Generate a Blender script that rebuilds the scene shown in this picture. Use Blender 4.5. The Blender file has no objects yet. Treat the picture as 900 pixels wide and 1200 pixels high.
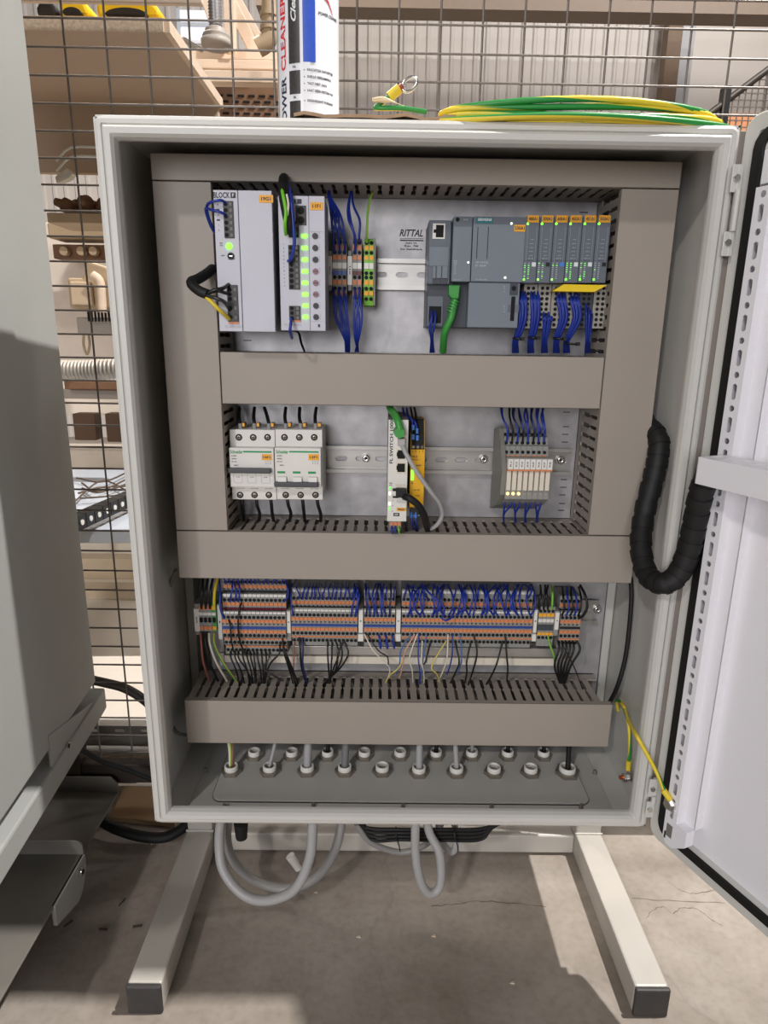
import bpy, bmesh, math, random
from mathutils import Vector, Matrix
random.seed(7)
S = bpy.context.scene
COL = S.collection
# ------------------------------------------------------------------ camera
F = 775.0
PITCH, YAW, ROLL = 0.25933, 0.008154, -0.01455
CAM = Vector((-0.031759, -0.680596, 0.576163))
_r = Vector((math.cos(YAW), -math.sin(YAW), 0))
_f = Vector((math.sin(YAW)*math.cos(PITCH), math.cos(YAW)*math.cos(PITCH), -math.sin(PITCH)))
_d = _f.cross(_r)
RIGHT = _r*math.cos(ROLL) + _d*math.sin(ROLL)
DOWN = -_r*math.sin(ROLL) + _d*math.cos(ROLL)
FWD = _f
cd = bpy.data.cameras.new('camera'); cam = bpy.data.objects.new('camera', cd); COL.objects.link(cam)
m = Matrix((RIGHT, -DOWN, -FWD)).transposed().to_4x4(); m.translation = CAM
cam.matrix_world = m
cd.sensor_fit = 'VERTICAL'; cd.sensor_height = 24.0; cd.lens = F*24.0/1200.0
cd.clip_start = 0.01
S.camera = cam
S.view_settings.view_transform = 'Standard'
S.view_settings.look = 'None'
S.view_settings.exposure = 0.0
S.view_settings.gamma = 1.0
S.view_settings.use_curve_mapping = False
# ------------------------------------------------------------------ world and lamps
W = bpy.data.worlds.new('hall_light'); S.world = W; W.use_nodes = True
W.node_tree.nodes['Background'].inputs[0].default_value = (1.0, 0.95, 0.91, 1)
W.node_tree.nodes['Background'].inputs[1].default_value = 0.10
def lamp(name, loc, target, sx, sy, power, col=(1, .96, .92)):
    l = bpy.data.lights.new(name, 'AREA'); l.shape = 'RECTANGLE'; l.size = sx; l.size_y = sy
    l.energy = power; l.color = col
    o = bpy.data.objects.new(name, l); COL.objects.link(o); o.location = loc
    o.rotation_euler = (Vector(target)-Vector(loc)).to_track_quat('-Z', 'Y').to_euler()
    return o
lamp('ceiling_lamp', (1.6, .068, 3.73), (0, 0, .2), .06, .06, 205)
lamp('ceiling_lamp', (-2.1, -4.3, 3.7), (0, 0, .4), .25, .25, 80, (1, .96, .93))
lamp('added_front_fill', (-1.3, -5.2, 1.2), (0, 0, .4), 2.2, 1.7, 112, (.98, .97, 1))  # unseen soft fill added in front to brighten the upright faces
lamp('ceiling_lamp', (-1.2, 2.6, 3.3), (-.9, 1.6, 0), .6, .6, 80, (1, .9, .78))
lamp('ceiling_lamp', (2.2, 2.2, 3.6), (1.2, 4.2, 1.5), .8, .8, 60, (1, .97, .95))

def P(px, py, y=None, x=None, z=None):
    d = RIGHT*((px-450)/F) + DOWN*((py-600)/F) + FWD
    if y is not None: t = (y-CAM.y)/d.y
    elif x is not None: t = (x-CAM.x)/d.x
    else: t = (z-CAM.z)/d.z
    return CAM + d*t
def RC(xl, xr, yt, yb, y):
    pyc = (yt+yb)/2; pxc = (xl+xr)/2
    return P(xl, pyc, y).x, P(xr, pyc, y).x, P(pxc, yb, y).z, P(pxc, yt, y).z
# ------------------------------------------------------------------ materials
def s2l(c): return tuple(((v/255)/12.92 if v/255 <= .04045 else ((v/255+.055)/1.055)**2.4) for v in c)
MATS = {}
def M(name, rgb, rough=.5, metal=0.0, noise=0.0, nscale=30, bump=0.0, bscale=300, emit=0.0, spec=None, stretch=None):
    if name in MATS: return MATS[name]
    mt = bpy.data.materials.new(name); mt.use_nodes = True; nt = mt.node_tree
    b = nt.nodes['Principled BSDF']; c = s2l(rgb)
    b.inputs['Base Color'].default_value = (*c, 1); b.inputs['Roughness'].default_value = rough
    b.inputs['Metallic'].default_value = metal
    if spec is not None: b.inputs['Specular IOR Level'].default_value = spec
    tc = nt.nodes.new('ShaderNodeTexCoord'); mp = nt.nodes.new('ShaderNodeMapping')
    nt.links.new(tc.outputs['Object'], mp.inputs[0])
    if stretch: mp.inputs['Scale'].default_value = stretch
    if noise <= 0 and bump <= 0: noise = .03
    if noise > 0:
        n = nt.nodes.new('ShaderNodeTexNoise'); n.inputs['Scale'].default_value = nscale; n.inputs['Detail'].default_value = 4
        nt.links.new(mp.outputs[0], n.inputs['Vector'])
        r = nt.nodes.new('ShaderNodeValToRGB'); r.color_ramp.elements[0].position = .3; r.color_ramp.elements[1].position = .7
        r.color_ramp.elements[0].color = (*[v*(1-noise) for v in c], 1)
        r.color_ramp.elements[1].color = (*[min(1, v*(1+noise)) for v in c], 1)
        nt.links.new(n.outputs[0], r.inputs[0]); nt.links.new(r.outputs[0], b.inputs['Base Color'])
    if bump > 0:
        n2 = nt.nodes.new('ShaderNodeTexNoise'); n2.inputs['Scale'].default_value = bscale
        nt.links.new(mp.outputs[0], n2.inputs['Vector'])
        bp = nt.nodes.new('ShaderNodeBump'); bp.inputs['Strength'].default_value = bump; bp.inputs['Distance'].default_value = .0004
        nt.links.new(n2.outputs[0], bp.inputs['Height']); nt.links.new(bp.outputs[0], b.inputs['Normal'])
    if emit > 0:
        b.inputs['Emission Color'].default_value = (*c, 1); b.inputs['Emission Strength'].default_value = emit
    MATS[name] = mt
    return mt
powder = M('powder_grey', (206, 205, 200), .38, noise=.02, nscale=8, bump=.35, bscale=900)
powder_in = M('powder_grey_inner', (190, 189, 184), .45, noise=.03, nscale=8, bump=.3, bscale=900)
doorwhite = M('door_white', (236, 235, 240), .35, noise=.015, nscale=5, bump=.25, bscale=900)
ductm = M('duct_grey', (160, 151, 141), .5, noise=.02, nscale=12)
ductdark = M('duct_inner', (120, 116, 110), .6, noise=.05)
galv = M('galvanised_plate', (176, 174, 176), .42, .45, noise=.14, nscale=55, bump=.25, bscale=120)
zinc = M('zinc_rail', (182, 180, 176), .34, .7, noise=.08, nscale=60, stretch=(.2, 1, 1))
steel = M('bright_steel', (215, 213, 210), .22, .95, noise=.06)
black = M('black_plastic', (22, 22, 24), .45)
blackhole = M('black_hole', (8, 8, 9), .8)
blackwire = M('black_wire', (20, 20, 22), .4)
rubber = M('black_rubber', (13, 13, 14), .62, noise=.1)
bluewire = M('blue_wire', (28, 52, 150), .35, noise=.08)
ferrule = M('blue_ferrule', (70, 130, 215), .4)
greyplastic = M('psu_grey_white', (196, 196, 208), .45)
greyside = M('psu_side', (150, 150, 155), .5)
simgrey = M('plc_grey', (98, 106, 116), .5, noise=.03)
simlight = M('plc_light_grey', (118, 127, 138), .5, noise=.03)
simdark = M('plc_dark', (62, 67, 76), .5)
white = M('white_plastic', (226, 224, 218), .4)
cream = M('cream_plastic', (222, 214, 198), .5, noise=.03)
termgrey = M('terminal_grey', (142, 142, 138), .5)
orange = M('orange_lever', (214, 132, 82), .5)
amber = M('amber_label', (242, 172, 40), .5)
yellow = M('relay_yellow', (236, 178, 20), .45)
darkred = M('bridge_red', (96, 22, 34), .45)
bridgeblue = M('bridge_blue', (34, 66, 150), .4)
lime = M('terminal_green', (122, 190, 60), .45)
green = M('green_cable', (58, 150, 62), .4)
greenline = M('green_stripe', (30, 150, 90), .5)
pegreen = M('earth_green', (40, 140, 62), .4)
peyellow = M('earth_yellow', (232, 206, 60), .4)
ledg = M('led_green', (120, 255, 60), .4, emit=2.2)
ledg2 = M('led_soft_green', (120, 220, 100), .4, emit=.8)
ledw = M('led_white', (230, 255, 225), .4, emit=1.3)
leda = M('led_amber', (255, 214, 120), .4, emit=3.0)
ink = M('print_dark', (50, 52, 60), .6)
inkl = M('print_grey', (170, 176, 184), .6)
inkw = M('print_white', (225, 228, 230), .6)
inkred = M('print_red', (205, 45, 55), .5)
inkblue = M('print_blue', (48, 90, 205), .45, noise=.06, nscale=200)
inkgreen = M('print_green', (30, 150, 84), .6)
teal = M('print_teal', (30, 115, 120), .6)
greycable = M('grey_cable', (168, 168, 168), .4)
redwire = M('brown_wire', (150, 92, 78), .4)
whitewire = M('white_wire', (222, 215, 200), .4)
pinkwire = M('pink_wire', (214, 164, 140), .4)
yelwire = M('yellow_wire', (216, 200, 90), .4)
lblue = M('light_blue_wire', (70, 110, 170), .4)
stand_paint = M('stand_paint', (188, 183, 175), .4, noise=.04, nscale=14, bump=.3, bscale=500)
machgrey = M('machine_grey', (166, 168, 165), .42, noise=.03, nscale=9, bump=.3, bscale=400)
machdark = M('machine_base_grey', (116, 113, 106), .45, noise=.12, nscale=12)
brass = M('brass', (190, 140, 60), .3, .8)
chip = M('chipboard', (214, 196, 176), .8, noise=.16, nscale=220, bump=.6, bscale=260)
tanboard = M('board_underside', (188, 168, 148), .75, noise=.03, nscale=3)
pine = M('pine_wood', (226, 204, 182), .6, noise=.07, nscale=9, stretch=(1, 8, 8))
toolyellow = M('tool_yellow', (246, 204, 20), .45)
wirem = M('mesh_wire', (122, 114, 108), .4, .3, noise=.15, nscale=60)
cardboard = M('cardboard', (182, 152, 122), .85, noise=.1, nscale=60)
pinkpaper = M('pink_paper', (232, 205, 205), .8)
silver = M('silver_hose', (178, 172, 164), .5, .35)
tanmetal = M('tan_casting', (182, 160, 130), .55, noise=.05)
brownm = M('brown_cast', (122, 88, 62), .6, noise=.12, nscale=20)
wallwhite = M('wall_sheet', (205, 198, 192), .6, noise=.02, nscale=3)
wallwhite2 = M('wall_panel', (214, 206, 198), .6, noise=.02, nscale=3)
postbrown = M('post_brown', (120, 98, 78), .6, noise=.06)
sheetblue = M('sheet_blue_white', (205, 212, 222), .4)
creamtop = M('bench_cream', (236, 226, 212), .5, noise=.04, nscale=5)
glandwhite = M('gland_white', (222, 220, 214), .45)
nickel = M('nickel_nut', (150, 143, 132), .35, .7, noise=.08)
wallpaper = None
def concrete():
    mt = bpy.data.materials.new('concrete_floor'); mt.use_nodes = True; nt = mt.node_tree
    b = nt.nodes['Principled BSDF']; b.inputs['Roughness'].default_value = .6
    tc = nt.nodes.new('ShaderNodeTexCoord')
    n = nt.nodes.new('ShaderNodeTexNoise'); n.inputs['Scale'].default_value = 4.5; n.inputs['Detail'].default_value = 8; n.inputs['Roughness'].default_value = .62
    nt.links.new(tc.outputs['Object'], n.inputs['Vector'])
    r = nt.nodes.new('ShaderNodeValToRGB'); e = r.color_ramp.elements
    e[0].position = .34; e[0].color = (*s2l((134, 124, 113)), 1); e[1].position = .68; e[1].color = (*s2l((172, 163, 154)), 1)
    nt.links.new(n.outputs[0], r.inputs[0])
    n3 = nt.nodes.new('ShaderNodeTexNoise'); n3.inputs['Scale'].default_value = 90; n3.inputs['Detail'].default_value = 3
    nt.links.new(tc.outputs['Object'], n3.inputs['Vector'])
    r3 = nt.nodes.new('ShaderNodeValToRGB'); r3.color_ramp.elements[0].position = .25; r3.color_ramp.elements[0].color = (.86, .85, .84, 1); r3.color_ramp.elements[1].position = .55
    nt.links.new(n3.outputs[0], r3.inputs[0])
    mx = nt.nodes.new('ShaderNodeMix'); mx.data_type = 'RGBA'; mx.blend_type = 'MULTIPLY'; mx.inputs[0].default_value = 1
    nt.links.new(r.outputs[0], mx.inputs[6]); nt.links.new(r3.outputs[0], mx.inputs[7])
    # fine hairline cracks
    nz = nt.nodes.new('ShaderNodeTexNoise'); nz.inputs['Scale'].default_value = 9; nz.inputs['Detail'].default_value = 6
    nt.links.new(tc.outputs['Object'], nz.inputs['Vector'])
    ad = nt.nodes.new('ShaderNodeVectorMath'); ad.operation = 'MULTIPLY_ADD'; ad.inputs[1].default_value = (.16, .16, .16)
    nt.links.new(nz.outputs[1], ad.inputs[0]); nt.links.new(tc.outputs['Object'], ad.inputs[2])
    v = nt.nodes.new('ShaderNodeTexVoronoi'); v.feature = 'DISTANCE_TO_EDGE'; v.inputs['Scale'].default_value = 2.1
    nt.links.new(ad.outputs[0], v.inputs['Vector'])
    rv = nt.nodes.new('ShaderNodeValToRGB'); rv.color_ramp.elements[0].position = 0; rv.color_ramp.elements[0].color = (.62, .6, .57, 1)
    rv.color_ramp.elements[1].position = .012
    nt.links.new(v.outputs['Distance'], rv.inputs[0])
    mx2 = nt.nodes.new('ShaderNodeMix'); mx2.data_type = 'RGBA'; mx2.blend_type = 'MULTIPLY'; mx2.inputs[0].default_value = .3
    nt.links.new(mx.outputs[2], mx2.inputs[6]); nt.links.new(rv.outputs[0], mx2.inputs[7])
    nt.links.new(mx2.outputs[2], b.inputs['Base Color'])
    bp = nt.nodes.new('ShaderNodeBump'); bp.inputs['Strength'].default_value = .25; bp.inputs['Distance'].default_value = .002
    nt.links.new(n3.outputs[0], bp.inputs['Height']); nt.links.new(bp.outputs[0], b.inputs['Normal'])
    return mt
# ------------------------------------------------------------------ mesh builder
def catmull(pts, n=6):
    pts = [Vector(p) for p in pts]
    if len(pts) < 3: return pts
    q = [pts[0]*2-pts[1]] + pts + [pts[-1]*2-pts[-2]]
    out = []
    for i in range(1, len(q)-2):
        a, b, c, d = q[i-1:i+3]
        for k in range(n):
            t = k/n
            out.append(.5*((2*b)+(c-a)*t+(2*a-5*b+4*c-d)*t*t+(3*b-a-3*c+d)*t**3))
    out.append(pts[-1]); return out
class MB:
    def __init__(s): s.v = []; s.f = []; s.m = []; s.T = None; s.sm = []
    def add(s, vs, fs, mat, smooth=False):
        o = len(s.v)
        for v in vs:
            v = Vector(v); s.v.append(s.T @ v if s.T else v)
        for i, f in enumerate(fs):
            s.f.append(tuple(o+k for k in f)); s.m.append(mat[i] if isinstance(mat, list) else mat); s.sm.append(smooth)
        return s
    def box(s, x0, x1, y0, y1, z0, z1, mat):
        x0, x1 = min(x0, x1), max(x0, x1); y0, y1 = min(y0, y1), max(y0, y1); z0, z1 = min(z0, z1), max(z0, z1)
        return s.add([(x0, y0, z0), (x1, y0, z0), (x1, y1, z0), (x0, y1, z0), (x0, y0, z1), (x1, y0, z1), (x1, y1, z1), (x0, y1, z1)],
              [(0, 3, 2, 1), (4, 5, 6, 7), (0, 1, 5, 4), (1, 2, 6, 5), (2, 3, 7, 6), (3, 0, 4, 7)], mat)
    def cyl(s, p0, p1, r, mat, n=12, r1=None, phase=0.0, smooth=True):
        p0, p1 = Vector(p0), Vector(p1); a = (p1-p0).normalized()
        u = a.orthogonal().normalized(); w = a.cross(u); r1 = r if r1 is None else r1
        vs = []
        for p, rr in ((p0, r), (p1, r1)):
            for k in range(n):
                t = 2*math.pi*k/n+phase; vs.append(p+u*rr*math.cos(t)+w*rr*math.sin(t))
        s.add(vs, [(k, (k+1) % n, n+(k+1) % n, n+k) for k in range(n)], mat, smooth)
        s.add(vs[:n], [tuple(reversed(range(n)))], mat); s.add(vs[n:], [tuple(range(n))], mat)
        return s
    def lathe(s, c, axis, prof, mat, n=24):   # prof: list of (r, h) along axis
        c = Vector(c); a = Vector(axis).normalized(); u = a.orthogonal().normalized(); w = a.cross(u); vs = []
        for r, h in prof:
            for k in range(n):
                t = 2*math.pi*k/n; vs.append(c+a*h+u*r*math.cos(t)+w*r*math.sin(t))
        fs = [(j*n+k, j*n+(k+1) % n, (j+1)*n+(k+1) % n, (j+1)*n+k) for j in range(len(prof)-1) for k in range(n)]
        return s.add(vs, fs, mat, True)
    def tube(s, pts, r, mat, n=8, seg=6, mats=None, twist=0.0, rf=None):
        c = catmull(pts, seg); vs = []; prev = None; L = len(c)
        for i, p in enumerate(c):
            t = (c[min(i+1, L-1)]-c[max(i-1, 0)]).normalized()
            if prev is None: u = t.orthogonal().normalized()
            else: u = (prev-t*prev.dot(t)).normalized()
            prev = u; w = t.cross(u); rr = r*(rf(i/(L-1)) if rf else 1)
            for k in range(n):
                a = 2*math.pi*k/n+twist*i; vs.append(p+u*rr*math.cos(a)+w*rr*math.sin(a))
        fs = []; ms = []
        for i in range(L-1):
            for k in range(n):
                fs.append((i*n+k, i*n+(k+1) % n, (i+1)*n+(k+1) % n, (i+1)*n+k))
                ms.append(mats[k % len(mats)] if mats else mat)
        s.add(vs, fs, ms, True)
        s.add(vs[:n], [tuple(reversed(range(n)))], mat); s.add(vs[-n:], [tuple(range(n))], mat)
        return s
    def prism_y(s, poly, y0, y1, mat):   # poly in (x,z), counter-clockwise seen from -y
        n = len(poly)
        vs = [(x, y0, z) for x, z in poly]+[(x, y1, z) for x, z in poly]
        return s.add(vs, [tuple(range(n)), tuple(reversed(range(n, 2*n)))]+[(k, n+k, n+(k+1) % n, (k+1) % n) for k in range(n)], mat)
    def prism_x(s, poly, x0, x1, mat):   # poly in (y,z)
        n = len(poly)
        vs = [(x0, y, z) for y, z in poly]+[(x1, y, z) for y, z in poly]
        return s.add(vs, [tuple(reversed(range(n))), tuple(range(n, 2*n))]+[((k+1) % n, n+(k+1) % n, n+k, k) for k in range(n)], mat)
    def prism_z(s, poly, z0, z1, mat):
        n = len(poly)
        vs = [(x, y, z0) for x, y in poly]+[(x, y, z1) for x, y in poly]
        return s.add(vs, [tuple(reversed(range(n))), tuple(range(n, 2*n))]+[(k, (k+1) % n, n+(k+1) % n, n+k) for k in range(n)], mat)
    def cell(s, cx, cz, w, h, a, b, y0, y1, mat, rnd=False, n=16):
        # rectangular sheet cell (x,z plane) with a slot-shaped through hole of half sizes a,b
        hw, hh = w/2, h/2; ca = math.atan2(hh, hw)
        ang = sorted([2*math.pi*k/n for k in range(n)]+[ca, math.pi-ca, math.pi+ca, 2*math.pi-ca])
        out, inn = [], []
        for t in ang:
            c, sn = math.cos(t), math.sin(t)
            q = min(hw/abs(c) if abs(c) > 1e-6 else 9e9, hh/abs(sn) if abs(sn) > 1e-6 else 9e9); out.append((cx+c*q, cz+sn*q))
            if rnd: p = 2 if a <= b*1.05 else 3.2
            else: p = 12
            q2 = 1/((abs(c)/a)**p+(abs(sn)/b)**p)**(1/p); inn.append((cx+c*q2, cz+sn*q2))
        N = len(ang)
        vs = [(x, y0, z) for x, z in out]+[(x, y0, z) for x, z in inn]+[(x, y1, z) for x, z in inn]+[(x, y1, z) for x, z in out]
        fs = []
        for k in range(N):
            j = (k+1) % N
            fs += [(k, j, N+j, N+k), (N+k, N+j, 2*N+j, 2*N+k), (2*N+k, 2*N+j, 3*N+j, 3*N+k)]
        return s.add(vs, fs, mat)
    def text(s, txt, cx, cz, y, size, mat, width=None, rot=0.0, thick=.00015, cyl=None, shear=0.0, align='CENTER'):
        vs, fs = text_mesh(txt, shear)
        xs = [v[0] for v in vs]; zs = [v[1] for v in vs]
        w = max(xs)-min(xs); h = max(zs)-min(zs); x0 = min(xs); z0 = min(zs)
        k = size/h; kx = k if width is None else width/w
        out = []
        for a, b in vs:
            X = (a-x0)*kx - (w*kx/2 if align == 'CENTER' else 0); Z = (b-z0-h/2)*k
            c, sn = math.cos(rot), math.sin(rot); X, Z = X*c-Z*sn, X*sn+Z*c
            if cyl:
                (ccx, ccy, rr) = cyl; an = cx + X/rr   # cx is an angle, 0 faces -y
                out.append((ccx+rr*math.sin(an), ccy-rr*math.cos(an), cz+Z))
            else: out.append((cx+X, y-thick, cz+Z))
        return s.add(out, fs, mat)
    def build(s, name, parent=None, bev=0.0, kind=None, label=None, root=None):
        used = []; idx = []
        for mt in s.m:
            if mt not in used: used.append(mt)
            idx.append(used.index(mt))
        me = bpy.data.meshes.new(name)
        off = parent['_w'] if parent is not None and '_w' in parent else (0, 0, 0)
        off = Vector(off)
        if root is not None: off = Vector(root)
        me.from_pydata([v-off for v in s.v], [], s.f)
        for mt in used: me.materials.append(mt)
        me.polygons.foreach_set('material_index', idx); me.polygons.foreach_set('use_smooth', s.sm)
        me.update()
        o = bpy.data.objects.new(name, me); COL.objects.link(o)
        if root is not None: o.location = root
        if parent is not None:
            o.parent = parent
            o['_w'] = tuple(off)
        if bev > 0:
            b = o.modifiers.new('bevel', 'BEVEL'); b.width = bev; b.segments = 2; b.limit_method = 'ANGLE'; b.angle_limit = math.radians(40); b.harden_normals = False
        if kind: o['kind'] = kind
        if label: o['label'] = label
        return o
_TC = {}
def text_mesh(txt, shear=0.0):
    if (txt, shear) in _TC: return _TC[(txt, shear)]
    cu = bpy.data.curves.new('t', 'FONT'); cu.body = txt; cu.size = 1; cu.shear = shear; cu.resolution_u = 2
    cu.offset = .028
    ob = bpy.data.objects.new('t', cu)
    me = bpy.data.meshes.new_from_object(ob)
    r = ([(v.co.x, v.co.y) for v in me.vertices], [tuple(p.vertices) for p in me.polygons])
    bpy.data.objects.remove(ob); bpy.data.curves.remove(cu); bpy.data.meshes.remove(me)
    _TC[(txt, shear)] = r
    return r
def thing(name, label, cat, loc=(0, 0, 0), group=None):
    o = bpy.data.objects.new(name, None); COL.objects.link(o); o.location = loc
    o.empty_display_size = .02; o['label'] = label; o['category'] = cat; o['_w'] = tuple(loc)
    if group: o['group'] = group
    return o
def tag(o, label, cat, group=None, kind=None):
    o['label'] = label; o['category'] = cat
    if group: o['group'] = group
    if kind: o['kind'] = kind
    return o
def dup(root, loc, label=None):
    r = root.copy(); COL.objects.link(r); r.location = loc
    if label: r['label'] = label
    for ch in list(root.children):
        c = ch.copy(); COL.objects.link(c); c.parent = r
        for g in list(ch.children):
            d = g.copy(); COL.objects.link(d); d.parent = c
    return r
def mid(o_pts):
    v = Vector((0, 0, 0))
    for p in o_pts: v += Vector(p)
    return v/len(o_pts)
def solo(mb, name, label, cat, group=None, bev=0.0, kind=None):
    c = Vector((sum(v.x for v in mb.v)/len(mb.v), sum(v.y for v in mb.v)/len(mb.v), min(v.z for v in mb.v)))
    o = mb.build(name, root=c, bev=bev)
    return tag(o, label, cat, group, kind)

FLOOR = -.2332
# ================================================================== SETTING
floor = MB().box(-4, 4, -3.5, 6, FLOOR-.02, FLOOR, concrete()).build('floor', kind='structure')
for pl in ([(772, 1016), (781, 1030), (794, 1041), (812, 1047), (834, 1044), (856, 1043), (872, 1036)], [(757, 1076), (766, 1066), (778, 1063), (786, 1070)], [(789, 1071), (800, 1064), (818, 1066), (834, 1078), (846, 1084)], [(505, 1062), (530, 1060), (560, 1056), (595, 1058), (640, 1062)], [(740, 1052), (790, 1056), (850, 1058)]):
    mb = MB(); c_ = catmull([P(a, b, z=FLOOR+.0002) for a, b in pl], 6); rc_ = random.Random(len(pl)); vs = []
    for p in c_:
        j = rc_.uniform(-.0012, .0012); w_ = rc_.uniform(.0003, .0011); vs += [(p.x, p.y+j-w_, FLOOR+.0002), (p.x, p.y+j+w_, FLOOR+.0002)]
    mb.add(vs, [(2*i, 2*i+2, 2*i+3, 2*i+1) for i in range(len(c_)-1)], M('crack_dark', (120, 108, 98), .9)); mb.build('crack', floor)
# corrugated rear wall: one mesh per sheet, far behind
YW = 4.6
x = -3.8; k = 0
wl = bpy.data.objects.new('wall_back', None); COL.objects.link(wl); wl['kind'] = 'structure'; wl['_w'] = (0, 0, 0)
while x < 2.0:
    mb = MB(); n = 12; p = .082; prof = []
    for i in range(n):
        a = x+i*p
        prof += [(a, 0), (a+p*.55, 0), (a+p*.68, .013), (a+p*.87, .013)]
    prof.append((x+n*p, 0))
    vs = [(q[0], YW-q[1], z) for z in (-.3, 4.2) for q in prof]; L = len(prof)
    mb.add(vs, [(i, i+1, L+i+1, L+i) for i in range(L-1)], wallwhite)
    mb.add([(x, YW+.01, -.3), (x+n*p, YW+.01, -.3), (x+n*p, YW+.01, 4.2), (x, YW+.01, 4.2)], [(0, 1, 2, 3)], wallwhite)
    mb.build('wall_sheet', wl); x += n*p-.002; k += 1
x = 2.0
while x < 5.2:
    MB().box(x, x+.83, YW-.03, YW+.02, -.3, 4.2, wallwhite2).build('wall_panel', wl, bev=.004); x += .838
# ================================================================== ENCLOSURE
HX, TOP, DEP = .3, .7703, .208
enc = thing('enclosure', 'open light grey steel control cabinet with its door swung open, on a low stand', 'cabinet', (0, .1, 0))
mb = MB(); t = .0018
mb.box(-HX, -HX+t, .004, DEP, 0, TOP, powder); mb.box(HX-t, HX, .004, DEP, 0, TOP, powder)
mb.box(-HX, HX, .004, DEP, TOP-t, TOP, powder); mb.box(-HX, HX, .004, DEP, 0, t, powder)
mb.build('shell', enc)
MB().box(-HX+t, HX-t, DEP-t, DEP, t, TOP-t, powder_in).build('back_panel', enc)
def rim_loop(o, y, r0=.009):
    hx = HX-o; z0 = o; z1 = TOP-o; r = max(r0-o, .0012); out = []
    for cx, cz, a0 in ((hx-r, z0+r, -90), (hx-r, z1-r, 0), (-hx+r, z1-r, 90), (-hx+r, z0+r, 180)):
        for k in range(4):
            a = math.radians(a0+30*k); out.append((cx+r*math.cos(a), y, cz+r*math.sin(a)))
    return out
prof = [(0, .03), (0, .005), (.0012, .0015), (.004, 0), (.0075, 0), (.0085, .0018), (.0095, .0018), (.0105, -.0045), (.0125, -.0065), (.0175, -.0062), (.0200, -.003), (.0215, .002), (.0215, .006), (.0195, .007), (.0185, .004)]
loops = [rim_loop(o, y) for o, y in prof]; n = len(loops[0]); mb = MB()
mb.add([v for l in loops for v in l], [(j*n+k, (j+1)*n+k, (j+1)*n+(k+1) % n, j*n+(k+1) % n) for j in range(len(loops)-1) for k in range(n)], powder)
mb.build('front_rim', enc)
# screws in inner side walls, stud hole caps
for (px, py) in ((845, 232), (752, 930)):
    p = P(px, py, x=HX-t)
    MB().cyl(p, p+Vector((-.003, 0, 0)), .0055, ductdark, 14).cyl(p+Vector((-.003, 0, 0)), p+Vector((-.0035, 0, 0)), .0028, blackhole, 6).build('wall_screw', enc)
MB().box(HX-.0002, .3088, .004, .018, .004, TOP-.004, M('gap_shade_grey', (132, 124, 116), .55)).build('shaded_gap_strip', enc, bev=.001)  # added strip closing the hinge gap; gap shade put into its colour
# inner vertical support strips at the back corners of the body
for sx in (-1, 1):
    MB().box(sx*.2965, sx*.285, .172, .2, .01, .76, powder_in).build('corner_strip', enc, bev=.001)
# gland plate with raised rim
gp = MB()
cx0, cx1, cy0, cy1 = -.240, .243, .036, .182
def rpoly(x0, x1, y0, y1, r):
    out = []
    for cx, cy, a0 in ((x1-r, y0+r, -90), (x1-r, y1-r, 0), (x0+r, y1-r, 90), (x0+r, y0+r, 180)):
        for k in range(5):
            a = math.radians(a0+22.5*k); out.append((cx+r*math.cos(a), cy+r*math.sin(a)))
    return out
MB().prism_z(rpoly(cx0-.026, cx1+.026, cy0-.016, .198, .004), t, .0035, powder_in).build('bottom_flange', enc, bev=.0008)
MB().prism_z(rpoly(cx0-.0010, cx1+.0010, cy0-.0010, cy1+.001, .014), .0035, .0042, rubber).build('gland_plate_seal', enc)
gpl = MB().prism_z(rpoly(cx0, cx1, cy0, cy1, .012), .0036, .0062, powder_in).build('gland_plate', enc, bev=.0008)
def gland(px, py, r, open_dark=False, big=False):
    p = P(px, py, z=.014); x, y = p.x, p.y
    g = MB()
    g.lathe((x, y, .0062), (0, 0, 1), [(r*.98, .002), (r*.98, .0105), (r*.92, .0115), (r*.74, .0115), (r*.72, .009), (r*.72, .0)], glandwhite, 22)
    g.cyl((x, y, .0064), (x, y, .0072), r*.73, blackhole if open_dark else rubber, 18)
    o = g.build('gland_ring', gpl)
    nt_ = MB().cyl((x, y, .0063), (x, y, .0112), r*1.5, nickel, 6, phase=.3, smooth=False).build('lock_nut', gpl, bev=.0006)
for i, px in enumerate((271, 316, 360, 404, 448, 491, 535, 579, 622, 665)):
    gland(px, 899+(i > 4)*1.5, .0093 if i < 9 else .0112, i == 7)
for i, px in enumerate((298, 342, 384, 427, 469, 511, 553, 595, 637)):
    gland(px, 881.5, .0085)
for (px, py) in ((263, 945), (367, 944), (472, 945), (576, 945), (681, 945), (241, 903), (697, 905)):
    p = P(px, py, z=.006)
    MB().cyl((p.x, p.y, .0036), (p.x, p.y, .0095), .0028, ductdark, 10, r1=.0021).build('plate_screw', enc)
# mounting plate
mp = MB().box(-.262, .279, .158, .1605, .015, .752, galv)
mp.build('mounting_plate', enc, bev=.0008)
# print on plate
mb = MB(); c = P(482, 273, .158)
mb.text('RITTAL', c.x, c.z, .158, .0078, ink, width=.028, shear=.3)
for dy, h in ((279.5, .0005), (281.8, .0014)):
    q = P(482, dy, .158); mb.box(q.x-.0135, q.x+.0145, .1578, .158, q.z-h/2, q.z+h/2, ink)
for dy, s_, w in ((285, 'DIN VS', .013), (288.3, 'Rev. 7M', .016), (292, 'for Stahlblech', .026)):
    q = P(482, dy, .158); mb.text(s_, q.x, q.z, .158, .0022, ink, width=w)
mb.build('plate_print', enc)
for yy in (573, 588, 601, 617):
    pass
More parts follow.
